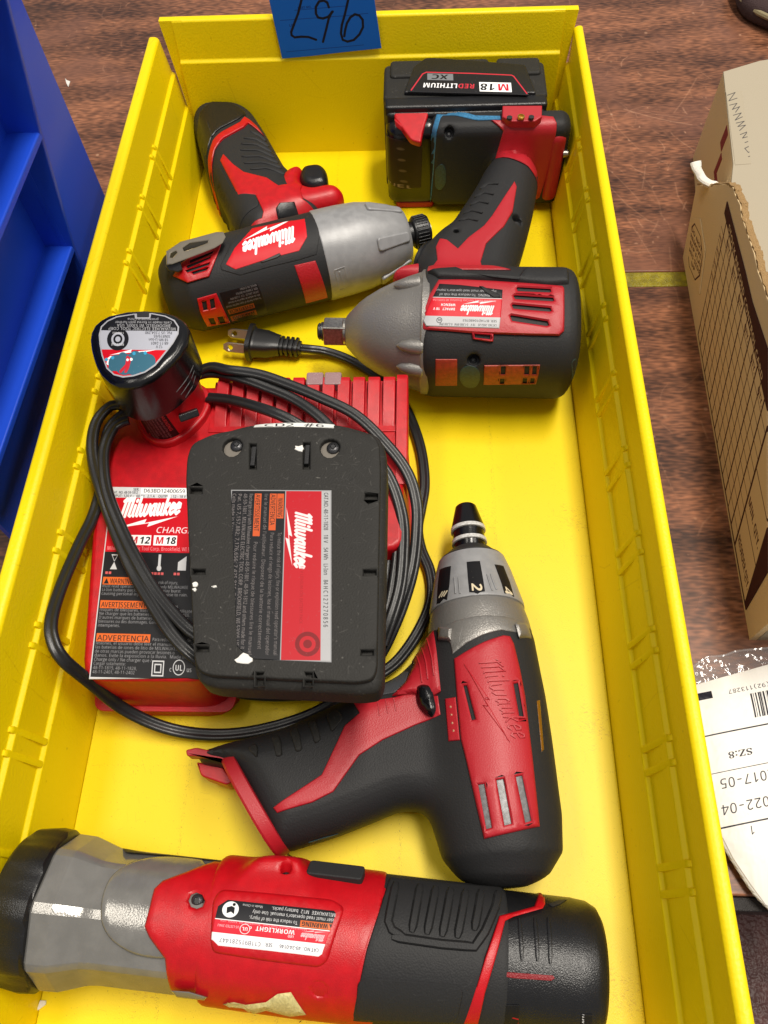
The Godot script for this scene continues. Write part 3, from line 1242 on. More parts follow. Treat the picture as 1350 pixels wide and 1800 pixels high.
func build_boxes() -> void:
	# printed carton, torn open on top
	var b := thing("cardboard_carton", "torn tan cardboard carton printed with a brown stock grid", "carton", V(225, -3, 245))
	var n := V(-1, 0, -0.0347)
	var face := pts([208.5, -3, 110.1, 209.3, 35.6, 87.5, 208.5, 54.1, 110, 207.7, 72, 131.7, 207.4, 77.2, 140.5, 207.2, 77.7, 147.1, 206.8, 80.4, 158.5, 206.6, 79, 165.6, 206.2, 80.3, 175.7, 205.8, 81.7, 188.6, 205.5, 82.7, 197, 205, 82.3, 209.7, 204.7, 84.2, 220.2, 204.3, 85.2, 232.4])
	face.append_array(pts([200.8, 99, 290, 200.2, 96, 330, 199.4, 98, 375, 199.4, -3, 375]))
	var back := PackedVector3Array()
	for p in face:
		back.append(p + V(3.4, 0, 0.1))
	put("side_flap", prism(back, n, 3.4, 0.3), M.card, b)
	put("torn_edge", torn_edge(face), plastic(rgb(160, 128, 84), 0.95, 0.8), b, "ragged torn corrugated edge")
	put("end_flap", bx(203.2, 420, -3, 97, 371.6, 375, 0.4), M.card_grey, b)
	var card := rgb(214, 187, 143)
	var ink := rgb(66, 32, 26)
	var im := blank(720, 360, card)
	rect(im, 0, 0, 720, 26, ink)
	rect(im, 0, 353, 720, 7, ink)
	rect(im, 0, 0, 5, 360, ink)
	rect(im, 708, 0, 12, 360, ink)
	for i in 13:
		rect(im, 34 + i * 41, 26, 4 if i % 2 else 6, 334, ink)
	for i in 9:
		rect(im, 0, 58 + i * 33, 575, 2, ink)
	rect(im, 575, 26, 8, 334, ink)
	rect(im, 575, 140, 135, 3, ink)
	rect(im, 575, 250, 135, 3, ink)
	write(im, "REORDER QTY.", 588, 330, 26, ink, {"font": "b", "wide": 116})
	write(im, "MIN. QTY.", 588, 225, 26, ink, {"font": "b", "wide": 108})
	write(im, "STOCK RECORD CONTROL CARD", 60, 22, 20, card, {"font": "b", "wide": 430})
	for i in 6:
		write(im, "QTY.", 70 + i * 82, 52, 20, ink, {"font": "b"})
	for i in 4:
		write(im, "DATE", 4, 84 + i * 33, 13, ink, {"font": "b", "wide": 28})
	var area := pts([207, 68.7, 141.8, 205, 71.2, 198.5, 204.3, 71.4, 219.4, 203.1, 75.8, 253.8, 199.7, 31, 353, 199.4, 0, 360, 205.7, 0.8, 179.4])
	var cr := pts([207, 68.2, 140.7, 205.7, 0.5, 180.1, 199.4, 0.2, 359.5])
	sheet("printed_grid", [], area, n, 0.25, print_mat(im, 0.8), b, {"uv": [cr[0], cr[0] + cr[2] - cr[1], cr[1]], "depth": 0.3, "step": 12.0})
	var om := blank(110, 170, card)
	stroke(om, [Vector2(30, 4), Vector2(78, 4), Vector2(104, 50), Vector2(104, 120), Vector2(78, 166), Vector2(30, 166), Vector2(4, 120), Vector2(4, 50), Vector2(30, 4)], 4, ink)
	for i in 5:
		write(om, ["DO NOT", "REMOVE", "KEEP FLAT", "THIS SIDE", "UP"][i], 54, 44 + i * 26, 22, ink, {"font": "b", "center": true})
	var oct := pts([208.3, 23.2, 103.1, 207.9, 33.1, 114.5, 207, 31.7, 140.4, 206.4, 13.3, 158.1, 207.6, 3.4, 124.4])
	var oc := pts([208.5, 22.5, 99.2, 207.2, 33.1, 137.2, 207.8, 2.8, 117.2])
	sheet("printed_mark", [], oct, n, 0.25, print_mat(om, 0.8), b, {"uv": [oc[0], oc[1], oc[2]], "depth": 0.3, "step": 10.0})
	# the closed carton behind it
	var c := thing("closed_box", "closed greyish cardboard box with handwriting behind the torn carton", "box", V(280, -3, 60))
	var top := pts([231.7, 60, 10.5, 256.8, 60, -0.1, 375.7, 60, -25.8])
	top.append_array(pts([420, 60, 368, 209.5, 60, 368, 217, 60, 116, 221, 60, 100]))
	var base := PackedVector3Array()
	for p in top:
		base.append(p - V(0, 63, 0))
	put("box_body", prism(base, Vector3.UP, 63.0, 1.0), M.card, c)
	put("top_panel", prism(top, Vector3.UP, 0.9, 0.4), M.card_grey, c)
	var hand := blank(90, 300, rgb(168, 157, 136))
	var pen := rgb(52, 50, 56)
	for l in ["20,20 50,10 22,44 54,34", "22,62 50,56 30,80 58,70 40,92", "30,104 60,96 34,124 62,112", "36,136 66,130 40,150 68,146 44,166", "44,182 72,172 50,196 76,190", "56,214 80,206 74,226 52,236 62,252 84,244", "60,268 82,262 78,284"]:
		var pl := []
		for q in (l as String).split(" "):
			pl.append(Vector2(float(q.split(",")[0]), float(q.split(",")[1])))
		stroke(hand, pl, 2.6, pen, 0.8)
	var ha := pts([229.2, 61, 32.2, 239.3, 61, 31.4, 231.2, 61, 100.7, 221.8, 61, 101.5])
	var hu := pts([226.6, 61, 30.9, 241.7, 61, 30.3, 220.2, 61, 102.5])
	sheet("handwriting", [], ha, Vector3.UP, 0.15, print_mat(hand, 0.8), c, {"uv": [hu[0], hu[1], hu[2]], "depth": 0.3, "step": 8.0})
	var side := (top[6] - top[0]).normalized()
	var sn := V(-side.z, 0, side.x)
	if sn.x > 0.0:
		sn = -sn
	for q in [[0.56, 46.0, 0.66, 58.0], [0.67, 32.0, 0.74, 46.0], [0.75, 24.0, 0.84, 36.0]]:
		var a: Vector3 = top[0].lerp(top[6], q[0])
		var e: Vector3 = top[0].lerp(top[6], q[2])
		a.y = q[1]
		e.y = q[3]
		put("red_emblem", prism(PackedVector3Array([a, V(e.x, a.y, e.z), e, V(a.x, e.y, a.z)]), sn, 0.3, 0.1), plastic(rgb(130, 32, 36), 0.7), c)
	for i in 4:
		var a: Vector3 = top[0].lerp(top[6], 0.86 + 0.03 * i)
		var e: Vector3 = top[0].lerp(top[6], 0.875 + 0.03 * i)
		put("barcode_bar", prism(PackedVector3Array([V(a.x, 14, a.z), V(e.x, 14, e.z), V(e.x, 34, e.z), V(a.x, 34, a.z)]), sn, 0.3, 0.1), plastic(rgb(40, 36, 36), 0.7), c)
	var f := thing("foam_strip", "short curved white foam strip poking out beside the torn carton", "foam strip", V(228, 30, 60))
	var line := pts([198.7, 62, 99.5, 199.5, 60, 101.8, 201.5, 57, 103.1, 204.6, 54, 105, 210.1, 50, 104.4, 216, 47, 102.2])
	put("strip", tube(spline(line, 1.5), circle2(3.4, 12, 2.2), 0.4), M.foam, f)
	# a dark thing that just enters the frame
	var d := thing("work_glove", "dark brown glove tip with pale cuff edge at the far right corner", "glove", V(347, -3, -175.9))
	var gl := pts([296.7, 8, -199.9, 296.2, 8, -173, 301.1, 8, -156.4, 311.7, 9, -139.8, 330.5, 9, -125])
	put("glove_body", nets([slab(pts([299.5, 8, -217.1, 294.2, 8, -169.8, 297.8, 8, -153.4, 310, 8, -140.9, 337.8, 8, -117.2, 380.7, 8, -115.3, 406.2, 8, -211.2]), 6.0, 9.0, 9.0, 8.0)], V(270, -6, -260), V(440, 20, -100), 2.6), plastic(rgb(58, 40, 40), 0.85, 0.8), d)
	put("cuff_edge", tube(spline(gl, 3.0), circle2(2.2, 8), 1.0), plastic(rgb(140, 128, 96), 0.8), d)

func torn_edge(face: PackedVector3Array) -> PackedVector3Array:
	var r := RandomNumberGenerator.new()
	r.seed = 3
	var line := PackedVector3Array()
	for i in range(1, 16):
		for k in 5:
			var p: Vector3 = face[i].lerp(face[i + 1], k / 5.0)
			line.append(p + V(2.0 + r.randf_range(-0.4, 0.4), r.randf_range(-0.5, 1.1), r.randf_range(-0.5, 0.5)))
	return tube(line, PackedVector2Array([Vector2(-1.7, -0.8), Vector2(1.7, -0.8), Vector2(1.7, 0.5), Vector2(0.6, 0.9), Vector2(-0.4, 0.4), Vector2(-1.7, 0.8)]))

func build_pouch() -> void:
	var b := thing("shipping_pouch", "clear plastic pouch with white printed label right of the bin", "pouch", V(185, -3, 430))
	var ops := [slab(pts([154.4, 4, 403.4, 167.7, 4, 397.9, 203, 4, 388.3, 237.8, 4, 378.6, 231, 4, 473.5, 198.8, 4, 507.6, 185, 4, 501, 179, 4, 496, 174.1, 4, 490.1, 168.6, 4, 479.1, 164.4, 4, 470.1, 155.9, 4, 451.3]), 2.0, 5.0, 26.0, 6.0)]
	put("label_pad", nets(ops, V(126, -6, 370), V(262, 12, 545), 1.8), M.white, b)
	var im := blank(660, 960, rgb(236, 233, 228))
	var ink := rgb(26, 24, 34)
	write(im, "(01)  1", 100, 196, 60, ink, {"font": "m"})
	rect(im, 0, 210, 660, 8, ink)
	write(im, "2022-04", 170, 326, 72, ink, {"font": "m", "wide": 310})
	write(im, "2017-05", 160, 458, 72, ink, {"font": "m", "wide": 310})
	rect(im, 0, 492, 660, 4, ink)
	write(im, "SZ:8", 262, 590, 50, ink, {"font": "s", "wide": 138})
	rect(im, 0, 696, 660, 8, ink)
	var r := RandomNumberGenerator.new()
	r.seed = 8
	var x := 10.0
	while x < 214.0:
		var w := r.randi_range(1, 5) * 2
		rect(im, x, 748, w, 140, ink)
		x += w + r.randi_range(1, 4) * 2
	write(im, "01(92)113287", 40, 935, 34, ink, {"font": "m", "wide": 296})
	rect(im, 430, 905, 90, 44, ink)
	for i in 30:
		var q := Vector2(r.randf() * 660, r.randf() * 960)
		stroke(im, [q, q + Vector2.from_angle(r.randf() * TAU) * 12], 1.0, rgb(150, 140, 130), 0.4)
	var area := pts([160.8, 6, 401.4, 167.9, 6, 399.4, 201.9, 6, 389.8, 230.6, 6, 382.2, 224.5, 6, 471.5, 196.8, 6, 502.4, 185.4, 6, 497.6, 180, 6, 494.3, 175.4, 6, 487.1, 169.8, 6, 476.5, 165.9, 6, 466.1, 157.6, 6, 447.9])
	var cr := pts([205.9, 6, 474.1, 152, 6, 484.9, 208, 6, 395.4])
	var wm := print_mat(im, 0.4)
	wm.normal_enabled = true
	wm.normal_texture = noise_tex(0.012, 61, Color.BLACK, Color.WHITE, 512, 3, true)
	wm.normal_scale = 0.6
	sheet("printed_label", ops, area, Vector3.UP, 0.3, wm, b, {"uv": [cr[0], cr[1], cr[2]], "depth": 0.6, "step": 4.0})
	var film := StandardMaterial3D.new()
	film.albedo_color = Color(0.8, 0.8, 0.82, 0.16)
	film.transparency = BaseMaterial3D.TRANSPARENCY_ALPHA
	film.roughness = 0.12
	film.normal_enabled = true
	film.normal_texture = noise_tex(0.02, 62, Color.BLACK, Color.WHITE, 256, 3, true)
	film.normal_scale = 1.0
	film.uv1_triplanar = true
	film.uv1_scale = Vector3.ONE * 14.0
	sheet("clear_film", [], pts([167.8, 1, 390.5, 169, 1, 389.5, 175.2, 1, 385.3, 178.9, 1, 385, 183.2, 1, 384.5, 185.4, 1, 383.8, 189.8, 1, 382.3, 195.2, 1, 381.4, 205.8, 1, 380.4, 222.1, 1, 377.5, 224.1, 1, 391.1, 203.5, 1, 391.3, 181.9, 1, 396.8, 167.7, 1, 399.1]), Vector3.UP, 0.5, film, b, {"depth": 0.3, "step": 6.0})
	var rim_line := pts([167.1, 2, 396.2, 167.5, 2, 391.4, 168.9, 2, 389.6, 174.8, 2, 385.7, 178.5, 2, 385.3, 182.8, 2, 384.8, 185, 2, 384.2, 189.4, 2, 382.6, 194.8, 2, 381.8, 205.4, 2, 380.7, 221.6, 2, 377.8])
	put("film_seam", tube(spline(rim_line, 2.0), circle2(0.6, 6)), film, b)

func build_tag() -> void:
	var b := thing("paper_tag", "blue paper tag with big handwritten number hung on the back rim", "tag", V(-25, 66, -4))
	var im := blank(440, 330, rgb(12, 90, 178))
	var ink := rgb(14, 16, 26)
	var at := func(s: String) -> Array:
		var r := []
		for q in s.split(" "):
			var p := Vector2(float(q.split(",")[0]), float(q.split(",")[1])) - Vector2(46, -152)
			# solve p = a (1070,-112) + b (174,784)
			var det := 1070.0 * 784.0 + 112.0 * 174.0
			r.append(Vector2((p.x * 784.0 - p.y * 174.0) / det * 440.0, (1070.0 * p.y + 112.0 * p.x) / det * 330.0))
		return r
	var soft := rgb(8, 46, 108)
	for l in ["200,205 930,148", "930,148 1180,120", "270,552 1160,465", "360,95 930,45"]:
		stroke(im, at.call(l), 2.4, soft, 0.9)
	write(im, "LOT", 66, 186, 16, soft, {"font": "b"})
	write(im, "PART NO.", 120, 112, 14, soft, {"font": "b"})
	for l in ["470,-120 440,-30 425,30 400,130 350,260 325,330 330,365 365,388 440,380 520,382 610,412", "740,60 720,10 680,-10 630,0 595,60 600,130 625,170 680,180 740,160 785,105", "775,110 745,180 720,300 690,435", "980,-120 950,-20 925,120 895,250 890,340 915,410 970,430 1040,412 1100,350 1135,270 1125,190 1085,145 1035,132 985,165 950,230 935,310 930,370"]:
		stroke(im, at.call(l), 10.5, ink)
	var cr := pts([-61.5, 110.6, -9.4, 0.6, 114.6, -10, -57.4, 68.5, -3.1])
	var poly := pts([-61.5, 110.6, -9.4, 4.7, 110.8, -9.5, 9.1, 73.3, -3.8, -15, 71.6, -3.6, -36.1, 69.8, -3.3, -57.3, 68.5, -3.1])
	sheet("tag_sheet", [], poly, V(0, 0.15, 1), 0.3, print_mat(im, 0.55), b, {"uv": [cr[0], cr[1], cr[2]], "depth": 0.1, "step": 9.0})

# ---------------------------------------------------------------- charger, its flex and the two loose batteries
const ORANGE := Color(0.88, 0.4, 0.14)
const PALE := Color(0.8, 0.8, 0.81)
const INK := Color(0.1, 0.1, 0.11)
const RED := Color(0.8, 0.05, 0.12)

func build_charger() -> void:
	var b := thing("battery_charger", "red double battery charger with black cord wound around it", "charger", V(-60, 0, 330))
	var out := pts([-120, 0, 417, -133, 0, 322, -131, 0, 246, 25, 0, 246, 31, 0, 316, 31, 0, 352, -46, 0, 356, -55, 0, 417])
	put("case", prism(out, Vector3.UP, 45.0, 2.6, 5.0, 1.0, 4.5), M.red, b)
	put("case_seam", prism(pts([-121, 12, 418, -133.6, 12, 322, -131.6, 12, 245.5, 25.6, 12, 245.5, 31.4, 12, 316, 31.4, 12, 352.6, -45.4, 12, 356.6, -54.4, 12, 418]), Vector3.UP, 1.0, 0.3, 5.0), M.red, b)
	# ventilation fins along the far edge
	for i in 12:
		var x := -73.0 + 8.0 * i
		var fin := PackedVector3Array()
		for q in [Vector2(247.5, 20), Vector2(247.5, 46), Vector2(249.5, 50.5), Vector2(253, 51.5), Vector2(275, 47.5), Vector2(282, 43), Vector2(282, 20)]:
			fin.append(V(x, q.y, q.x))
		put("cooling_fin", prism(fin, V(1, 0, 0.0), 6.3, 0.8), M.red, b)
	put("fin_bed", bx(-76, 22, 40, 45.8, 248.5, 281, 0.4), M.red, b)
	put("end_cheek", prism(pts([22, 18, 246.5, 22, 49, 247, 22, 51.5, 252, 22, 48, 290, 22, 45.2, 312, 22, 18, 312]), V(1, 0, 0), 6.0, 1.2), M.red, b)
	var win := plastic(rgb(150, 118, 120), 0.3, 0.2)
	for i in 2:
		put("light_window", bx(-26.0 + 9.6 * i, -17.0 + 9.6 * i, 44, 51.6, 246.8, 255, 0.7, 1.2), win, b)
	put("dock_collar", prism(collar(1.14, 44.5), Vector3.UP, 5.0, 1.4), M.red, b)
	# printed plate
	var im := blank(432, 600, INK)
	rect(im, 0, 0, 432, 38, rgb(214, 216, 220))
	rect(im, 0, 38, 432, 182, RED)
	rect(im, 0, 0, 5, 600, PALE)
	rect(im, 0, 594, 432, 6, PALE)
	rect(im, 425, 0, 7, 600, PALE)
	write(im, "SER.", 92, 13, 13, INK)
	write(im, "CAT. NO. 48-59-1812", 8, 24, 12, INK, {"wide": 104})
	write(im, "INPUT: 120 V ~  60 Hz   2.1 A    OUTPUT: 12 - 18 V", 8, 36, 12, INK, {"wide": 300})
	rect(im, 124, 3, 190, 20, Color.WHITE)
	write(im, "D63BD12400659", 134, 19, 18, INK, {"wide": 170})
	logo(im, 46, 104, 36, Color.WHITE, true, 0.06)
	write(im, "CHARGER", 196, 156, 28, Color.WHITE, {"slant": 0.25, "wide": 170})
	for q in [[90, "12"], [192, "18"]]:
		rect(im, q[0], 164, 92, 33, Color.WHITE)
		write(im, "M", q[0] + 6, 192, 32, RED, {"font": "b", "slant": 0.1, "wide": 34})
		write(im, q[1], q[0] + 44, 192, 32, INK, {"font": "b", "slant": 0.2, "wide": 42})
	write(im, "Milwaukee Electric Tool Corp. Brookfield, WI 53005", 12, 214, 16, rgb(250, 190, 190), {"wide": 360})
	for i in 4:
		var cx := 46.0 + 88 * i
		if i == 0:
			fill(im, [Vector2(cx - 14, 228), Vector2(cx + 14, 228), Vector2(cx, 252), Vector2(cx + 14, 276), Vector2(cx - 14, 276), Vector2(cx, 252)], PALE)
			fill(im, [Vector2(cx - 9, 232), Vector2(cx + 9, 232), Vector2(cx, 248)], INK)
		elif i == 1:
			rect(im, cx - 13, 236, 26, 40, PALE)
			rect(im, cx - 6, 230, 12, 6, PALE)
		elif i == 2:
			rect(im, cx - 5, 226, 10, 44, PALE)
			disc(im, cx, 270, 9, PALE)
		else:
			fill(im, [Vector2(cx - 16, 276), Vector2(cx - 16, 250), Vector2(cx + 16, 230), Vector2(cx + 16, 276)], PALE)
		for k in [2, 3, 4, 2][i]:
			rect(im, cx - 20 + k * 0 + 13 * k - 10, 283, 10, 8, rgb(214, 92, 92))
	var langs := [["WARNING", "To reduce the risk of injury,", "must read operator's manual. Use only MILWAUKEE", "Li-Ion battery packs. Other types may burst", "causing personal injury. Do not expose to rain."], ["AVERTISSEMENT", "Afin de reposer les", "risques de blessures, lisez le manuel de l'utilisateur.", "Ne charger que les batteries au Li-Ion MILWAUKEE.", "D'autres marques de batteries peuvent causer des", "blessures ou des dommages. Garder hors des", "intemperies."], ["ADVERTENCIA", "Para reducir el riesgo de", "lesiones, el usuario debe leer el manual. Cargar solo", "las baterias de iones de litio de MILWAUKEE. Las", "de otras marcas pueden provocar lesiones o", "danos. Evite la exposicion a la lluvia.  Made in", "Charge only / Ne charger que / ", "Cargar solamente:", "48-11-1815, 48-11-1828,", "48-11-2401, 48-11-2402"]]
	for k in 3:
		var y: float = [288, 360, 458][k] + 12.0
		var wide: float = [122, 178, 200][k]
		rect(im, 10, y, wide, 24, ORANGE)
		fill(im, [Vector2(14, y + 21), Vector2(34, y + 21), Vector2(24, y + 4)], INK) if k == 0 else null
		write(im, langs[k][0], 38 if k == 0 else 14, y + 21, 22, INK, {"wide": wide - (32 if k == 0 else 8)})
		write(im, langs[k][1], wide + 18, y + 19, 13, PALE, {"a": 0.8})
		for i in range(2, langs[k].size()):
			write(im, langs[k][i], 10, y + 21 + (i - 1) * 11.6, 12, PALE, {"a": 0.8, "wide": minf(370, langs[k][i].length() * 7.0)})
	for q in [0, 9]:
		for w in 4:
			rect(im, 224 + q, 544 + q, 44 - 2 * q, 4, PALE)
			rect(im, 224 + q, 584 - q, 44 - 2 * q, 4, PALE)
			rect(im, 224 + q, 544 + q, 4, 44 - 2 * q, PALE)
			rect(im, 264 - q, 544 + q, 4, 44 - 2 * q, PALE)
	disc(im, 322, 562, 22, PALE, 19)
	write(im, "UL", 308, 571, 22, PALE, {"font": "b"})
	write(im, "c", 288, 574, 18, PALE)
	write(im, "us", 350, 574, 18, PALE)
	wear(im, 60, rgb(190, 180, 180), 14, 0.4, 4)
	var cr := pts([-121.1, 45, 313.5, -67.3, 45, 314.4, -112.5, 45, 412])
	sheet("printed_plate", [], pts([-121.1, 45, 313.5, -68.8, 45, 314.4, -63.2, 45, 411.6, -68.5, 45, 411.1, -112.5, 45, 412]), Vector3.UP, 0.35, print_mat(im, 0.3), b, {"uv": [cr[0], cr[1], cr[2]], "depth": 0.4, "step": 10.0})
	# the flex: one long black two-core lead in loose loops
	var paths := [
		pts([-77.3, 50, 262, -65, 54, 266.4, -49.1, 60, 275.2, -33.1, 62, 283.4, -18.4, 58, 291]),
		pts([-98.3, 46, 255.9, -80.1, 54, 245.7, -66, 58, 250.3, -50.1, 58, 253.2, -34.1, 58, 259.8, -16.8, 58, 268.4, 1.6, 56, 278.1, 17.4, 52, 293.4, 27.8, 48, 307.4, 32.3, 44, 321.9, 32.6, 42, 337.1, 30.8, 40, 354.9, 26.6, 36, 369.9, 21.2, 32, 383.1, 14.9, 26, 394, 3.6, 16, 405.3, -11.9, 10, 415.1, -30.1, 7, 421.8, -51.1, 6, 426.3, -70.8, 6, 426.8, -88.5, 10, 424.3, -104.7, 20, 418.4, -113.9, 40, 411.9, -120.6, 56, 406.8, -125.3, 60, 399.6, -128.2, 60, 390.1, -129.4, 56, 373, -128.6, 50, 349.2, -126.7, 46, 330.3, -125.8, 46, 312.7, -124.8, 52, 302.4, -124.1, 55, 284.8, -117.1, 56, 275.5]),
		pts([-97.6, 46, 250, -78.8, 52, 247.3, -59.7, 56, 254.2, -43.6, 56, 261.1, -30.7, 56, 267.8, -17.9, 56, 278, -3.9, 54, 292, 12.5, 52, 302.9, 20.6, 48, 314.1, 25.7, 44, 331.7, 26.1, 42, 349.7, 24.6, 40, 365.6, 20.9, 38, 379.5, 16.6, 34, 391]),
		pts([-118.5, 58, 272.7, -124.3, 58, 272.6, -129.8, 58, 281.4, -130, 58, 294, -126.8, 57, 307.3, -120.6, 56, 321.9, -113.5, 54, 337, -104.6, 53, 353.7, -96.4, 52, 366.8, -85.7, 52, 381.2, -75.7, 52, 393.7, -65.8, 50, 402.5, -54.1, 40, 408.7]),
		pts([-114.3, 57, 280.8, -120.5, 57, 284.4, -123.4, 57, 296.9, -121.3, 57, 310.7, -116.5, 56, 325.2, -106.9, 54, 343.3, -97.5, 53, 358.2, -87.1, 52, 372.6, -77.3, 52, 383.3, -68.1, 52, 391.6, -58.6, 50, 397]),
		pts([16.4, 40, 299.8, 19.5, 40, 309.4, 23, 40, 324.6, 23.8, 40, 342.5, 22.4, 38, 358.7, 19.8, 36, 374.4, 16.5, 34, 385.3]),
		pts([17.1, 34, 309.4, 19.9, 34, 323.1, 20.4, 34, 341.2, 19.3, 32, 357.6, 17.5, 32, 371.3]),
		pts([-60.5, 12, 406.9, -43.6, 10, 408.7, -24, 8, 407.9, -9.8, 8, 405.3, 1.5, 9, 400.4, 12.8, 10, 394.8]),
		pts([-40.1, 7, 192.5, -32.3, 7, 193.5, -24.4, 5, 193.3, -12.4, 4, 197.5, 0.6, 4, 206.1, 13.4, 4, 217.4, 24.2, 4, 232.7, 31.2, 4, 250.7, 35.4, 4, 268.9, 36.8, 4, 288.3, 34.8, 4, 303.3, 32.9, 4, 316, 34.7, 4, 328.3, 39.1, 4, 340.3, 40.3, 4, 352, 38.1, 4, 363.3, 31.4, 5, 377.9, 22.7, 7, 390.8, 12.9, 9, 398.9, -1, 10, 407.9, -16.3, 7, 417.2])]
	var sect := twin(1.55)
	var soup := PackedVector3Array()
	for p in paths:
		soup.append_array(tube(spline(p, 2.5), sect))
	var cord := put("power_cord", soup, M.cord, b, "black two-core cord in loose loops", 60.0)
	# the plug
	var d := pts([-71.4, 9, 189.1, -33.5, 8, 193.9])
	var ax: Vector3 = (d[1] - d[0]).normalized()
	var up := V(0, 1, 0)
	var sd := ax.cross(up).normalized()
	up = sd.cross(ax)
	var o: Vector3 = d[0]
	put("plug", loft([[o + ax * 0.0, sd * 10.4, up * 7.6], [o + ax * 0.4, sd * 11.4, up * 8.6], [o + ax * 3.0, sd * 11.4, up * 8.6], [o + ax * 3.6, sd * 9.5, up * 7.0], [o + ax * 5.0, sd * 8.8, up * 6.4], [o + ax * 12.0, sd * 8.4, up * 6.2], [o + ax * 17.0, sd * 6.8, up * 5.4], [o + ax * 20.0, sd * 6.2, up * 5.0]], 36, 3.2), M.cord, cord)
	for i in 4:
		put("strain_rib", loft([[o + ax * (20.6 + 3.0 * i), sd * 5.4, up * 4.2], [o + ax * (20.9 + 3.0 * i), sd * 5.9, up * 4.7], [o + ax * (22.3 + 3.0 * i), sd * 5.8, up * 4.6], [o + ax * (22.6 + 3.0 * i), sd * 5.2, up * 4.2]], 24, 3.2), M.cord, cord)
	put("strain_core", loft([[o + ax * 19.0, sd * 4.6, up * 3.4], [o + ax * 33.0, sd * 4.2, up * 3.0]], 20, 3.0), M.cord, cord)
	for k in [-1.0, 1.0]:
		var c: Vector3 = o + sd * 5.6 * k
		var blade := PackedVector3Array([c - up * 3.0, c - up * 3.0 - ax * 12.0, c - up * 2.0 - ax * 14.5, c + up * 2.0 - ax * 14.5, c + up * 3.0 - ax * 12.0, c + up * 3.0])
		var tip := sd * 0.5 + up * 0.86
		blade = PackedVector3Array()
		var wv := (up * 0.75 - sd * 0.66).normalized()
		for q in [Vector2(0, -3), Vector2(-12, -3), Vector2(-14.5, -1.6), Vector2(-14.5, 1.6), Vector2(-12, 3), Vector2(0, 3)]:
			blade.append(c + ax * q.x + wv * q.y)
		var hole := PackedVector3Array()
		for i in 10:
			hole.append(c - ax * 10.0 + (ax * cos(TAU * i / 10.0) + wv * sin(TAU * i / 10.0)) * 1.5)
		put("prong", patch([], blade, ax.cross(wv), 0.8, {"depth": 0.8, "holes": [hole], "step": 1.5}).soup, M.clip, cord)

func cap_outline(y: float, k: float) -> PackedVector3Array:
	var r := pts([-122.2, 100, 264, -122.6, 100, 259.7, -121.8, 100, 255.4, -119.4, 100, 251.9, -115.7, 100, 249, -106.9, 100, 246.4, -98.3, 100, 245.9, -89.5, 100, 247, -83, 100, 249.2, -78.2, 100, 252.9, -75.4, 100, 257.6, -74.8, 100, 262.3, -75.2, 100, 267.6, -77, 100, 273.6, -80.3, 100, 279.2, -83.7, 100, 283.9, -87.7, 100, 287.9, -93, 100, 291.3, -98, 100, 292.6, -103.4, 100, 291.9, -107.9, 100, 289.6, -112.6, 100, 285.2, -115.9, 100, 280.3, -118.6, 100, 274.7, -120.7, 100, 269.4])
	var c := Vector3.ZERO
	for p in r:
		c += p / r.size()
	for i in r.size():
		r[i] = c + (r[i] - c) * k
		r[i].y = y
	return r

func collar(k: float, y: float) -> PackedVector3Array:
	var r := cap_outline(y, 0.78 * k)
	for i in r.size():
		r[i] += V(1.5, 0, 0.5)
	return r

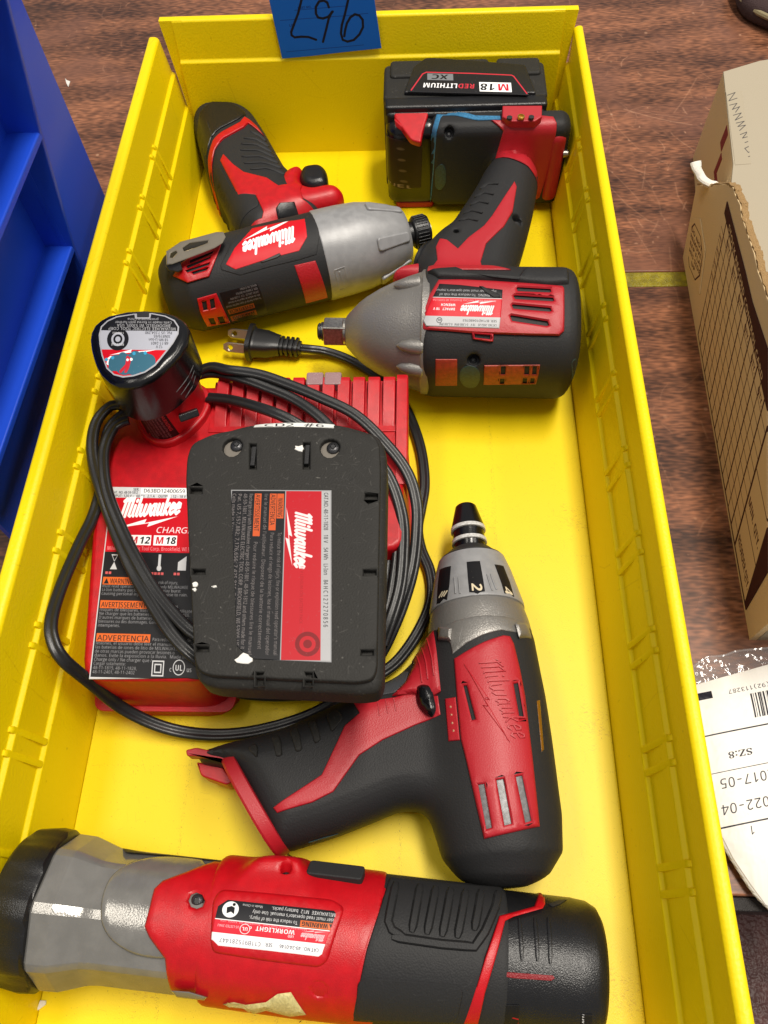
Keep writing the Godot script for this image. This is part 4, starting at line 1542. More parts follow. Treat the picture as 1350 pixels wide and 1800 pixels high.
func build_stick_battery() -> void:
	var b := thing("stick_battery", "small upright battery with black cap standing in red charger", "battery", V(-95, 44, 268))
	var low := collar(1.0, 43.0)
	var inner := slab(low, 56.0, 14.0, 3.0, 3.0)
	put("red_stem", prism(low, Vector3.UP, 28.0, 0.5), M.red, b)
	put("cap", prism(cap_outline(71.5, 1.0), Vector3.UP, 28.5, 3.4, 0.0, 1.2), M.gloss, b)
	var im := blank(200, 130, rgb(34, 14, 18))
	write(im, "WARNING", 8, 22, 18, rgb(190, 60, 60), {"font": "b", "wide": 110})
	small_print(im, 8, 36, 184, ["To reduce the risk of fire, explosion", "or burns never disassemble, crush,", "incinerate or expose to over 60 C.", "AVERTISSEMENT Pour reduire le", "risque ne jamais demonter. ADVERTENCIA", "para reducir el riesgo de incendio"], 12, 14, rgb(210, 170, 170))
	var n := V(0.12, 0.45, 0.88).normalized()
	var c3 := pts([-106.1, 70.1, 288.6, -91.4, 71.1, 286.4, -87.6, 48.1, 293.2, -97.9, 45, 295.5, -104.9, 49.3, 295])
	var cu := pts([-91.3, 71.5, 286.3, -87.7, 47.4, 293.4, -107.1, 69.8, 288.8])
	sheet("warning_print", [inner], c3, n, 0.3, print_mat(im, 0.25), b, {"uv": [cu[0], cu[1], cu[2]], "far": 25.0, "step": 2.0})
	var cap_body := slab(cap_outline(71.5, 1.0), 85.75, 14.2, 1.0, 1.0)
	var g := V(0.75, 0.35, 0.55).normalized()
	for l in [pts([-78.7, 83.5, 285.1, -74.9, 84.6, 279.3, -70.5, 86.8, 272.1]), pts([-76.9, 80, 284.5, -73.5, 81.5, 279.1, -70.2, 84, 273.2]), pts([-75, 76.5, 283.8, -72, 78.1, 278.8, -69.9, 81.1, 274.3])]:
		put("grip_line", ribbon([cap_body], l, g, 0.4, 0.2), plastic(rgb(92, 92, 94), 0.5), b)
	put("release_tab", block(V(-80.2, 66, 284.7), V(4.5, 0, -2.0), V(1.0, 0, 2.4), V(1.2, 3.0, 2.6), 0.6, 1.0), M.black, b)
	# plate on the end
	var p := blank(456, 360, rgb(176, 178, 188))
	var u := func(x: float) -> float: return (838.0 - x) / 648.0 * 456.0
	var v := func(y: float) -> float: return (660.0 - y) / 525.0 * 360.0
	rect(p, 0, 0, 456, v.call(440.0), RED)
	rect(p, 0, v.call(287.0), 456, 360, INK)
	logo(p, 150, 110, 38, Color.WHITE)
	var teal := rgb(58, 104, 124)
	for q in [[330, 545, 62], [400, 555, 80], [470, 550, 84], [540, 535, 78], [590, 530, 56], [480, 500, 50], [300, 580, 30], [380, 500, 38]]:
		disc(p, u.call(float(q[0])), v.call(float(q[1])), q[2] * 0.7, teal)
	for l in [[[420, 500], [415, 560], [370, 610]], [[440, 510], [425, 580], [410, 610]]]:
		stroke(p, [Vector2(u.call(float(l[0][0])), v.call(float(l[0][1]))), Vector2(u.call(float(l[1][0])), v.call(float(l[1][1]))), Vector2(u.call(float(l[2][0])), v.call(float(l[2][1])))], 16, rgb(200, 40, 56))
	disc(p, u.call(420.0), v.call(520.0), 7, Color.WHITE)
	disc(p, u.call(450.0), v.call(516.0), 8, Color.WHITE)
	for q in [[300, 505], [250, 520], [470, 470], [560, 465]]:
		disc(p, u.call(float(q[0])), v.call(float(q[1])), 9, rgb(60, 160, 200))
	disc(p, u.call(333.0), v.call(358.0), 62, INK)
	disc(p, u.call(333.0), v.call(358.0), 38, rgb(176, 178, 188))
	disc(p, u.call(333.0), v.call(358.0), 26, INK, 15)
	write(p, "RECYCLE", u.call(333.0), v.call(402.0) + 8, 18, PALE, {"font": "b", "center": true})
	write(p, "1-800-822", u.call(333.0), v.call(312.0) + 8, 15, PALE, {"font": "b", "center": true})
	var tl := ["12 V", "48-11-2401", "18 Wh Li-Ion", "3INR19/65", "Pat. US 7,554,290"]
	for i in 5:
		write(p, tl[i], u.call([700, 745, 745, 760, 775][i]), v.call(415.0 - 28 * i) + 7, 20, INK)
	write(p, "MILWAUKEE ELECTRIC TOOL CORP", u.call(805.0), v.call(272.0) + 8, 22, PALE, {"wide": 392})
	write(p, "BROOKFIELD, WI 53005, USA", u.call(760.0), v.call(246.0) + 8, 22, PALE, {"wide": 310})
	write(p, "Cells made in Korea with further", u.call(770.0), v.call(222.0) + 8, 20, PALE, {"wide": 330})
	write(p, "processing in China", u.call(660.0), v.call(196.0) + 8, 20, PALE, {"wide": 180})
	wear(p, 50, rgb(225, 225, 228), 8, 0.5, 6)
	var pl := pts([-117, 100, 262.5, -116.9, 100, 257.8, -114.7, 100, 254.3, -110.8, 100, 251.8, -102.5, 100, 250.1, -101.7, 100, 252.7, -94.6, 100, 252.8, -94.5, 100, 249.9, -87.6, 100, 251.6, -82.9, 100, 254.4, -80.4, 100, 258.2, -80, 100, 262.2, -81.5, 100, 267.6, -83.5, 100, 271.9, -87.8, 100, 280.6, -91.8, 100, 284.6, -96.7, 100, 286.6, -101.3, 100, 287.2, -105.7, 100, 285.9, -109.6, 100, 282.2, -113.3, 100, 274.7, -115.7, 100, 267.9])
	var pu := pts([-74.9, 100, 289.1, -112.9, 100, 288.1, -80.5, 100, 249.3])
	sheet("end_plate_rim", [], pts([-117.6, 100, 262.5, -117.6, 100, 257.3, -115.2, 100, 253.6, -111.2, 100, 251, -102.9, 100, 249.5, -94.1, 100, 249.3, -87.4, 100, 251, -82.5, 100, 253.8, -79.8, 100, 258, -79.4, 100, 262.4, -81, 100, 267.9, -83, 100, 272.4, -87.3, 100, 281.2, -91.5, 100, 285.2, -96.5, 100, 287.3, -101.3, 100, 288, -105.9, 100, 286.5, -110, 100, 282.7, -113.8, 100, 275, -116.2, 100, 268]), Vector3.UP, 0.2, plastic(rgb(170, 170, 176), 0.4), b, {"depth": 0.3, "step": 4.0})
	sheet("end_plate", [], pl, Vector3.UP, 0.35, print_mat(p, 0.4), b, {"uv": [pu[0], pu[1], pu[2]], "depth": 0.2, "step": 4.0})
	put("key_notch", prism(pts([-101.5, 100, 248.8, -95.6, 100, 248.9, -95.1, 100, 252, -101, 100, 251.9]), Vector3.UP, 0.5, 0.1), M.hole, b)

func well(parent: Node3D, c: Vector3, n: Vector3, r: float, h := 0.0) -> void:
	# a sunk screw hole: a dark cup whose rim stands just clear of the surface
	c += n * h
	put("screw_well", lathe(c - n * 2.0, c + n, [0, r, 2.15, r, 2.3, r * 0.94, 2.3, r * 0.86, 2.12, r * 0.8, 2.1, 0.1], 22), M.hole, parent)

func screw(parent: Node3D, c: Vector3, n: Vector3, r: float, mat: Material) -> void:
	var s := lathe(c - n * 1.0, c + n, [0, r, 1.0, r, 1.6, r * 0.8, 1.9, r * 0.45, 1.6, r * 0.4, 0.9, r * 0.38], 18)
	var o := put("screw", s, mat, parent)
	var f := axes_for(n)
	var star := PackedVector3Array()
	for i in 12:
		var k := r * (0.42 if i % 2 == 0 else 0.27)
		star.append(c + n * 0.95 + (f[0] * cos(TAU * i / 12) + f[1] * sin(TAU * i / 12)) * k)
	put("socket", prism(star, n, 0.08, 0.02), M.hole, o)

func build_slide_battery() -> void:
	var b := thing("slide_battery", "big worn black slide battery lying base up on the charger", "battery", V(-18, 50, 375))
	var out := pts([-60.7, 115, 350.6, -62.1, 115, 339.5, -61.6, 115, 333.5, -52.2, 115, 326.5, -38.1, 115, 321, -16, 115, 319.6, 1.3, 115, 321.2, 17.3, 115, 327.2, 20, 115, 333.8, 20.8, 115, 342.6, 20.9, 115, 386.5, 21, 115, 430.2, 19.4, 115, 434.4, 13.7, 115, 435.3, -38.6, 115, 433.3, -44.3, 115, 431.5, -46.8, 115, 426.6, -55.5, 115, 380.6])
	for i in out.size():
		out[i].y = 60.0
	var wellA := []
	var top := V(0, 1, 0)
	for i in out.size():
		out[i].y = 94.0
	put("case", prism(out, top, 18.0, 4.0, 7.0, 4.0), M.dusty, b)
	var cen := Vector3.ZERO
	for p in out:
		cen += p / out.size()
	var neck := PackedVector3Array()
	for p in out:
		neck.append(V(cen.x + (p.x - cen.x) * 0.84, 46.0, cen.z - 3.0 + (p.z - cen.z) * 0.8))
	put("rail_block", prism(neck, top, 49.0, 2.0, 4.0), M.black, b)
	# raised base plate with recessed wells
	var holes := []
	for c in [V(-42.4, 115, 335), V(-2.5, 115, 335.7)]:
		var h := PackedVector3Array()
		for i in 14:
			var t := TAU * i / 14.0
			h.append(c + V(cos(t) * 4.0, 0, sin(t) * (5.0 if sin(t) > 0.0 else 4.0)))
		holes.append(h)
	for q in [pts([-35.5, 115, 333.9, -32.9, 115, 333.9, -31.7, 115, 345.9, -34.3, 115, 345.8]), pts([-13.6, 115, 333.3, -10.9, 115, 333.3, -10.1, 115, 345.9, -12.7, 115, 345.9]), pts([-23.4, 115, 429.2, -20.7, 115, 429.1, -20.3, 115, 433.5, -22.9, 115, 433.6]), pts([-6.2, 115, 429, -3.8, 115, 429, -3.5, 115, 433.4, -5.9, 115, 433.4])]:
		holes.append(q)
	for q in [pts([-57.2, 115, 354.7, -52.4, 115, 354.7, -52.1, 115, 357.1, -56.8, 115, 357.1]), pts([-51.3, 115, 389.9, -46.6, 115, 389.9, -46.4, 115, 391.8, -51, 115, 391.8]), pts([-45.9, 115, 419.9, -41.4, 115, 419.9, -41.2, 115, 421.6, -45.6, 115, 421.7]), pts([12.8, 115, 389.9, 17.6, 115, 389.9, 17.7, 115, 392.1, 12.9, 115, 392.1]), pts([13, 115, 420.8, 17.4, 115, 420.7, 17.4, 115, 422.5, 13.1, 115, 422.5]), pts([12.4, 115, 357.2, 17.5, 115, 357.2, 17.6, 115, 359.6, 12.5, 115, 359.6])]:
		holes.append(q)
	var plate := pts([-59.3, 112, 351.6, -60.4, 112, 340.4, -59.4, 112, 333.5, -51.4, 112, 328.9, -36.9, 112, 325.7, -16, 112, 325.3, 1.3, 112, 326.5, 15.4, 112, 330.1, 17.6, 112, 335, 18.3, 112, 346.2, 18.5, 112, 385.2, 18.9, 112, 427.2, 17.5, 112, 431.3, 12.4, 112, 432.4, -38.7, 112, 430.5, -43.6, 112, 428.9, -45.8, 112, 424.6, -54.3, 112, 379.1])
	sheet("base_plate", [], plate, top, 3.0, M.dusty, b, {"holes": holes, "depth": 0.5, "bevel": 0.7, "step": 4.0, "corner": 3.0})
	for c in [V(-41.1, 115, 333.6), V(-1.4, 115, 334.9)]:
		put("well_floor", lathe(c - top * 3.0 + V(-0.8, 0, 0.6), c + V(-0.8, 0, 0.6), [0, 4.9, 0.35, 4.9, 0.4, 0.1], 22), plastic(rgb(112, 106, 98), 0.7, 0.1), b)
		screw(b, c - top * 1.9, top, 2.7, M.dark_steel)
	for c in [V(-33.5, 115, 339.6), V(-11.7, 115, 338.9)]:
		put("latch_pin", block(c - top * 1.2, V(0.9, 0, 0), V(0, 0, 4.5), V(0, 0.8, 0), 0.3), M.rubber, b)
	# printed plate, read from the left
	var im := blank(702, 412, INK)
	rect(im, 0, 0, 702, 40, rgb(168, 168, 170))
	rect(im, 0, 40, 702, 144, rgb(178, 24, 36))
	for q in [[0, 0, 702, 5], [0, 406, 702, 6], [0, 0, 6, 412], [696, 0, 6, 412], [0, 184, 702, 4]]:
		rect(im, q[0], q[1], q[2], q[3], rgb(150, 150, 152))
	write(im, "CAT.NO. 48-11-1828    18 V    54 Wh   Li-Ion    84 H C 1 2 7 2 7 0 8 5 6", 12, 30, 24, INK, {"wide": 560})
	logo(im, 96, 142, 36, rgb(232, 214, 214), true, 0.0)
	write(im, "18 V LITHIUM-ION BATTERY PACK", 330, 120, 17, rgb(150, 20, 28), {"wide": 230})
	disc(im, 636, 88, 46, rgb(120, 20, 26), 30)
	disc(im, 636, 88, 16, rgb(120, 20, 26))
	var lines := [["WARNING", 192], ["ADVERTENCIA", 222], ["AVERTISSEMENT", 284]]
	for l in lines:
		rect(im, 18, l[1], 20 + l[0].length() * 13, 28, rgb(196, 84, 40))
		write(im, l[0], 38 if l[0] == "WARNING" else 22, l[1] + 24, 26, INK, {"wide": l[0].length() * 13.0 - 6})
	small_print(im, 190, 212, 490, ["To reduce the risk of injury, fire or explosion read operator's manual", "Para reducir el riesgo de lesiones, lea el manual del operador"], 20, 30, rgb(160, 150, 146), 0.7)
	small_print(im, 18, 272, 640, ["lire le manuel de l'utilisateur. Disposez de la batterie correctement"], 20, 24, rgb(160, 150, 146), 0.7)
	small_print(im, 230, 306, 450, ["Pour reduire le risque de blessures lire le manuel"], 20, 24, rgb(160, 150, 146), 0.7)
	small_print(im, 18, 334, 640, ["Recharge only with Milwaukee chargers 48-59-1801, 48-59-1812 and others made for it", "48-59-1801. MILWAUKEE ELECTRIC TOOL CORP. BROOKFIELD, WI 53005 USA", "Pat. US 7,157,882; 7,176,656; 7,425,816; 7,554,290; 7,589,500", "Cells made in Korea with further processing in China        5INR19/65-2"], 20, 23, rgb(170, 160, 156), 0.75)
	wear(im, 260, rgb(150, 142, 136), 22, 0.5, 9)
	var cr := pts([-0.8, 115, 356.1, 2.9, 115, 425.5, -40.6, 115, 355.8])
	sheet("printed_plate", [], pts([-0.8, 115, 356.1, 2.9, 115, 425.5, -25.6, 115, 424.5, -31.1, 115, 419.8, -40.6, 115, 355.8]), top, 0.4, print_mat(im, 0.4), b, {"uv": [cr[0], cr[1], cr[2]], "depth": 0.4, "step": 8.0})
	var st := blank(280, 36, rgb(226, 228, 224))
	write(st, "CD2  #6", 34, 33, 36, INK, {"wide": 210})
	var sc := pts([-36.5, 109.8, 319.1, -1.9, 109.8, 321.1, -36.1, 109.8, 323.3])
	for i in 3:
		sc[i].y = 0.0
	var far_n := V(0.05, 0.72, -0.69).normalized()
	var body := [slab(out, 103.0, 9.0, 4.0, 4.0)]
	var sp := pts([-35.7, 112, 320.7, -1.7, 112, 321.5, -1.8, 112, 324.6, -35.4, 112, 323.8])
	sheet("name_sticker", body, sp, V(0, 1, -0.15), 0.35, print_mat(st, 0.5), b, {"uv": [sp[0], sp[1], sp[3]], "far": 20.0, "step": 2.5})
	# chips of old paint and mortar
	for q in [[706, 1232, 3.6, 2.0], [548, 980, 1.2, 1.2], [545, 998, 0.9, 0.8], [612, 988, 1.5, 0.5], [935, 448, 2.6, 1.6]]:
		var c: Vector3 = chip_at(q[0], q[1])
		var ring := PackedVector3Array()
		for i in 11:
			var t := TAU * i / 11.0
			var k := rng.randf_range(0.6, 1.15)
			ring.append(c + V(cos(t) * q[2] * k, 0, sin(t) * q[3] * k))
		put("paint_chip", prism(ring, top, 0.7, 0.3), M.white, b)

func chip_at(x: float, y: float) -> Vector3:
	var o: Vector3 = V(-49.1, 115, 396.3)
	var e: Vector3 = V(5.7, 115, 396.1)
	var f: Vector3 = V(-44.5, 115, 429.8)
	return o + (e - o) * ((x - 548.0) / 500.0) + (f - o) * ((y - 980.0) / 300.0)

# ---------------------------------------------------------------- impact wrench with its battery
func build_impact_wrench() -> void:
	var b := thing("impact_wrench", "red and black impact wrench with large battery and square drive", "impact wrench", V(60, 0, 130))
	var A: Vector3 = V(128, 38, 211.5)
	var B: Vector3 = V(-7.3, 38, 207.2)
	var N: Vector3 = V(-0.021, 0.751, 0.660)
	var head := rev(A, B, [8, 25, 9.5, 29, 12, 32.4, 16, 33.8, 86, 33.8, 92, 32.6], 2.5, 0.0, 1, 2.6, V(0, 0.97, 0.25))
	var grip := slab(pts([74.6, 36, 80.1, 69.4, 36, 94.4, 62.8, 36, 108.3, 56.1, 36, 121.3, 51.8, 36, 129.7, 44.7, 36, 135.9, 33.2, 36, 152, 30.1, 36, 169.5, 41.4, 36, 187.6, 87.4, 36, 188.3, 90.3, 36, 166.9, 99.1, 36, 135.1, 105.4, 36, 109.3, 110.1, 36, 83.2, 105.1, 36, 71.1, 83.2, 36, 68.3]), 36.0, 20.5, 17.0, 19.0, 9.0)
	var foot := rbox(V(85, 35, 58.5), V(44, 0, 0), V(0, 0, 9.5), V(0, 31, 0), 7.0, 8.0)
	var ops := [head, grip, foot]
	var F := V(0.05, 0.8, 0.6).normalized()
	var G := V(0, 1, 0)
	var sunk := ops.duplicate()
	for q in [[480, 560, 3.2], [1035, 535, 2.7]]:
		var c := drop(ops, PackedVector3Array([foot_at(q[0], q[1])]), F, 30.0)[0]
		sunk.append(rev(c - F * 5.0, c + F * 6.0, [0, q[2], 11, q[2]], 0.2, 1.0, -1))
		screw(b, c - F * 5.2, F, 2.2, M.dark_steel)
	for q in [[870, 1035, 3.0], [520, 1125, 1.8]]:
		var c := drop(ops, PackedVector3Array([grip_at(q[0], q[1])]), G)[0]
		sunk.append(rev(c - G * 5.0, c + G * 6.0, [0, q[2], 11, q[2]], 0.2, 1.0, -1))
	for q in [[760, 530, 3.2]]:
		var c := wr_at(q[0], q[1])
		c = drop(ops, PackedVector3Array([c]), N, 30.0)[0]
		sunk.append(rev(c - N * 5.0, c + N * 6.0, [0, q[2], 11, q[2]], 0.2, 1.0, -1))
		screw(b, c - N * 5.2, N, 2.4, M.dark_steel)
	put("housing", nets(sunk, V(26, -2, 44), V(140, 82, 252), 1.3), M.rubber, b)
	# cast nose and square drive
	var D := (B - A).normalized()
	put("gear_case", lathe(A, B, [88, 33.4, 89, 34.5, 92.5, 34.3, 93.5, 33.0, 101, 30.6, 108.6, 27.6, 117, 23.6, 124, 19.4, 128, 16.4, 132, 12.4, 135, 9.2, 136, 7.4], 64), M.cast, b)
	for q in [[486, 175], [500, 480], [496, 620]]:
		var c: Vector3 = wr_at(q[0], q[1])
		var r := (c - (A + D * (c - A).dot(D))).normalized()
		put("case_boss", lathe(c - r * 3.5 - D * 4.0, c - r * 5.5 + D * 10.0, [0, 3.6, 0.8, 4.2, 7, 4.0, 12, 2.6, 15, 0.3], 20), M.cast, b)
	var tip := A + D * 135.0
	var ff := axes_for(D)
	put("drive_collar", lathe(tip - D * 1.0, tip + D, [0, 7.6, 3.0, 7.6, 3.6, 6.8], 30), M.steel, b)
	var su: Vector3 = (ff[0] * cos(0.3) + ff[1] * sin(0.3))
	var sv: Vector3 = (ff[1] * cos(0.3) - ff[0] * sin(0.3))
	var sq := PackedVector3Array([tip - su * 5.8 - sv * 5.8, tip + su * 5.8 - sv * 5.8, tip + su * 5.8 + sv * 5.8, tip - su * 5.8 + sv * 5.8])
	put("square_drive", prism(sq, D, 13.5, 1.0, 0.9), M.steel, b)
	put("retaining_ring", lathe(tip + D * 13.0, tip + D * 20.0, [0, 4.4, 0.6, 5.2, 1.8, 5.3, 2.2, 4.4, 2.6, 4.6, 3.2, 4.8, 4.0, 3.8], 24), M.dark_steel, b)
	# the red side with its louvres and plate
	var slots := [pts([84.5, 74, 210.5, 85.1, 74, 209.9, 102.2, 74, 211.5, 102.5, 73.9, 213.2, 101.6, 73.9, 213.8, 85.1, 73.9, 212.6]), pts([82.7, 73.6, 215.6, 83.4, 73.6, 215.1, 103.2, 73.4, 217, 103.8, 73.1, 218.6, 102.9, 73, 219.1, 83.6, 73.2, 217.4]), pts([81.7, 72.4, 220.8, 82.3, 72.5, 220.3, 101.6, 72, 222.6, 102.2, 71.4, 224.1, 101.1, 71.2, 224.5, 82.5, 71.7, 222.6]), pts([80.7, 70.1, 226.2, 81.4, 70.3, 225.8, 100, 69, 229, 100.7, 67.9, 230.7, 99.5, 67.6, 231, 81.8, 68.9, 228.4])]
	sheet("side_panel", ops, pts([44, 73.6, 203.6, 55.6, 73.5, 203.4, 73.9, 73.7, 205.1, 90.9, 73.9, 207.1, 108.4, 74, 209.4, 109.2, 74, 211.1, 108.3, 66.3, 233.2, 105.9, 64.7, 235, 91.4, 64.7, 234.5, 72.2, 64.9, 233.6, 62, 65.1, 233.1, 48.4, 65.7, 231.9, 32.4, 66.2, 230.9, 31.8, 67.1, 229.6, 35, 71.2, 222.6, 39.3, 73.7, 213.5]), N, 2.2, M.worn_red, b, {"holes": slots, "bevel": 1.0, "step": 3.0, "depth": 2.0})
	var frame := pts([44.4, 73.9, 206.7, 55.4, 74, 207.9, 77.2, 74, 211.6, 76.2, 71.2, 223.8, 75.1, 66.7, 231.6, 55.2, 66.9, 230.7, 34.5, 67.1, 229.7, 39.3, 72.6, 218.6])
	var im := blank(420, 214, rgb(186, 186, 188))
	rect(im, 0, 58, 420, 96, rgb(205, 24, 40))
	rect(im, 0, 158, 420, 56, INK)
	logo(im, 34, 116, 26, rgb(240, 226, 226))
	write(im, "IMPACT", 240, 102, 18, Color.WHITE, {"font": "b"})
	write(im, "WRENCH", 240, 124, 18, Color.WHITE, {"font": "b"})
	write(im, "18 V", 320, 102, 18, Color.WHITE, {"font": "b"})
	write(im, "Milwaukee Electric Tool Corp. Brookfield, WI 53005 USA", 30, 148, 14, rgb(245, 190, 190), {"wide": 330})
	write(im, "CAT.NO. 2652-20    18 V    0-1,900 RPM   0-2,200 IPM", 16, 22, 16, INK, {"wide": 300})
	write(im, "SER. B71AD10480763", 16, 44, 16, INK, {"wide": 180})
	disc(im, 318, 36, 15, INK, 12)
	write(im, "UL", 308, 43, 16, INK, {"font": "b"})
	write(im, "WARNING  To reduce the risk of", 30, 178, 17, PALE, {"wide": 300})
	write(im, "injury, user must read operator's manual.", 30, 200, 17, PALE, {"wide": 330})
	wear(im, 140, rgb(230, 226, 220), 16, 0.6, 13)
	var pm := print_mat(im, 0.3)
	var cr := pts([75.1, 68.2, 232.9, 33.8, 68.5, 231.2, 77, 75.9, 212])
	sheet("rating_plate", ops, frame, N, 2.7, pm, b, {"uv": [cr[0], cr[1], cr[2]], "step": 3.0, "depth": 0.6})
	sheet("torn_label_corner", ops, pts([65.2, 74, 208.8, 66.9, 74, 209, 75.7, 73.7, 214.8, 76.1, 73.4, 216.5, 72.3, 73.4, 216.5, 68.1, 73.8, 213.2]), N, 3.4, M.rubber, b, {"step": 3.0, "depth": 0.6})
	sheet("panel_tab", ops, pts([60.7, 65.6, 232.5, 72.2, 65.1, 233.4, 72.1, 62.3, 236.3, 70.7, 62.1, 236.4, 61.6, 63, 235.3]), N, 1.8, M.worn_red, b, {"holes": [pts([62.3, 64.9, 233.4, 70.6, 64.5, 234.1, 70.5, 63.1, 235.5, 62.5, 63.6, 234.7])]})
	sheet("red_patch", ops, pts([42.3, 54.2, 240.9, 53.7, 54.4, 241.2, 54.4, 36.3, 245.1, 42.6, 35.9, 244.7]), N, 0.7, plastic(rgb(170, 50, 34), 0.45, 0.3, M.smudges, 20.0), b)
	var gh := [pts([76.7, 51.1, 243.4, 79.4, 51.1, 243.5, 79.5, 46.1, 245, 77.1, 46.1, 245]), pts([89, 51.3, 243.7, 91.7, 51.3, 243.8, 92, 46.4, 245.4, 89.5, 46.3, 245.3]), pts([93.3, 51.4, 243.8, 95.6, 51.4, 243.9, 95.9, 46.5, 245.5, 93.6, 46.4, 245.4]), pts([77, 43.1, 245.5, 79.6, 43.1, 245.6, 79.7, 39, 246, 77.4, 39, 245.9]), pts([89.1, 43.7, 245.8, 91.6, 43.7, 245.9, 91.8, 39.7, 246.3, 89.5, 39.7, 246.3]), pts([93.2, 43.8, 246, 95.5, 43.8, 246, 95.8, 40.2, 246.4, 93.4, 40.1, 246.4])]
	sheet("vent_grille", ops, pts([67.9, 51.4, 243, 97.1, 52.2, 243.6, 96.8, 39.1, 246.5, 68.8, 37.6, 245.6]), N, 1.2, plastic(rgb(172, 54, 34), 0.45, 0.3, M.smudges, 20.0), b, {"holes": gh})
	sheet("paint_smear", ops, pts([55.7, 49.4, 243.4, 60.2, 51.5, 242.7, 65.5, 49.4, 243.7, 66.8, 42.5, 245.3, 64.7, 34.1, 245.3, 58.7, 34.8, 245.2, 55.1, 42.2, 245]), N, 0.2, M.teal, b, {"corner": 4.0, "depth": 0.5})
	sheet("teal_edge", ops, pts([113.2, 54, 243.3, 116, 56.2, 242.2, 117.7, 46.7, 246.1, 116.2, 40.4, 247.1]), N, 0.2, M.teal, b, {"corner": 3.0, "depth": 0.5})
	sheet("top_ridge", ops, pts([38.5, 71.8, 196.2, 53.6, 71, 194.7, 60.4, 72.7, 199.8, 72.9, 73.4, 203.2, 85.4, 73.6, 204.9, 89.7, 71.1, 196.2, 112.6, 71.1, 196.9, 111.9, 73.8, 207.1, 101.1, 73.9, 208, 74, 73.5, 204, 44, 73.4, 202]), V(0, 1, -0.25).normalized(), 2.6, M.rubber, b, {"step": 3.0, "depth": 3.0, "bevel": 1.2})
	# grip: red inlay, ribs, trigger
	sheet("grip_inlay", ops, pts([91.4, 55, 106.6, 92.6, 55, 110.9, 89, 55, 131.6, 83.1, 55, 144.9, 72.1, 55, 159.3, 68.5, 55, 173.5, 69.9, 55, 185.8, 82.7, 55, 195, 22.9, 55, 194.1, 18.8, 55, 184.9, 23.2, 55, 179.5, 38.6, 55, 177.9, 44.1, 55, 170.5, 43.3, 55, 160.3, 45.7, 55, 153.3, 49.8, 55, 155.6, 55.9, 55, 162.8, 61.9, 55, 154.3, 71.5, 55, 144.6, 76.5, 55, 136.4]), G, 0.9, M.worn_red, b, {"step": 2.6})
	for q in [pts([70.8, 53, 109.4, 75.7, 53, 106.7, 81.5, 53, 109]), pts([67.3, 53, 116.8, 73.3, 53, 114.9, 78.2, 53, 118.2]), pts([64.4, 53, 124, 69.8, 53, 122.6, 74.9, 53, 125.8]), pts([60, 53, 130.7, 65.3, 53, 130.1, 70.9, 53, 134]), pts([57.2, 53, 137.8, 63, 53, 137.4, 68.1, 53, 140.2])]:
		put("grip_rib", ribbon(ops, q, G, 2.2, 0.9), M.rubber, b)
	put("trigger", nets([slab(pts([29.5, 36, 159.3, 31.3, 36, 148.4, 33.7, 36, 143, 38.4, 36, 138.2, 45.7, 36, 138.8, 47.2, 36, 148.8, 41.5, 36, 159.5]), 36.0, 9.0, 7.0, 8.0)], V(18, 22, 130), V(64, 50, 200), 1.3), M.black, b)
	put("trigger_guard", nets([slab(pts([17.5, 38, 169.9, 19.4, 38, 164.7, 24.5, 38, 161.2, 35, 38, 159.6, 48.1, 38, 154.5, 53.1, 38, 163.5, 40.1, 38, 172.9]), 36.0, 11.0, 6.0, 8.0)], V(0, 22, 150), V(64, 52, 214), 1.4), M.worn_red, b)
	# foot: red shoulder, bit block, paint stripe
	sheet("red_shoulder", ops, pts([78.2, 63.2, 60.1, 85.2, 63, 60.4, 109.8, 64.9, 58.1, 116.7, 64.2, 59, 118.6, 61.2, 62.4, 118.9, 51.7, 73.2, 117.7, 42.1, 84.1, 115.9, 35.2, 92, 109.9, 31, 96.7, 107.9, 38.7, 87.9, 100.4, 43.7, 82.3, 88.5, 47.3, 78.2, 82, 48.6, 76.7, 84.1, 53.5, 71.1, 85.9, 58.9, 65]), F, 1.3, M.worn_red, b, {"step": 2.8, "depth": 2.0})
	put("red_flank", rounded_flank(), M.worn_red, b, "", 50.0)
	sheet("blue_paint_stripe", ops, pts([40.6, 57.7, 68.6, 42.6, 63.1, 62.5, 45, 68.4, 56.4, 47, 70, 54.6, 54.7, 70, 54.6, 62.4, 68.9, 55.9, 69.2, 67, 58, 84.4, 66.6, 58.6, 84.7, 64.5, 60.8, 70.2, 64.5, 60.9, 66.9, 65, 60.3, 56.9, 67.2, 57.8, 48.7, 67.4, 57.6, 47.2, 66.1, 59.1, 44.6, 60.3, 65.6, 43.9, 32, 97.8, 40.8, 31.7, 98.2]), F, 0.8, M.blue_paint, b, {"step": 2.2, "depth": 1.0})
	sheet("paint_smear", ops, pts([44.2, 36.3, 67.9, 48.7, 40.6, 67.4, 51.3, 36.2, 67.9, 51.7, 24.8, 69, 48, 19.6, 69.5, 44.6, 22.3, 69.3]), V(0, 0.4, 0.9), 0.3, M.teal, b, {"corner": 3.0})
	var blk := pts([85.4, 67, 55.8, 109.7, 67, 56.3, 109, 67, 65.5, 104.6, 67, 69.1, 90.4, 67, 68.7, 84.9, 67, 64.7])
	var bh := []
	put("bit_block", prism(blk, V(0, 1, 0.15), 5.0, 0.8), M.worn_red, b)
	for q in [822, 957]:
		var c: Vector3 = V(89, 72, 68.3)
		c.x += (q - 822) * 0.098
		put("bit_socket", lathe(c - G, c + G, [0, 1.7, 1.2, 1.7, 1.25, 1.3], 16), M.hole, b)
	var nc: Vector3 = V(96, 72, 68.2)
	put("brass_insert", lathe(nc - G * 0.6, nc + G, [0, 2.2, 1.2, 2.2, 1.4, 1.4, 0.6, 1.2], 18), M.brass, b)
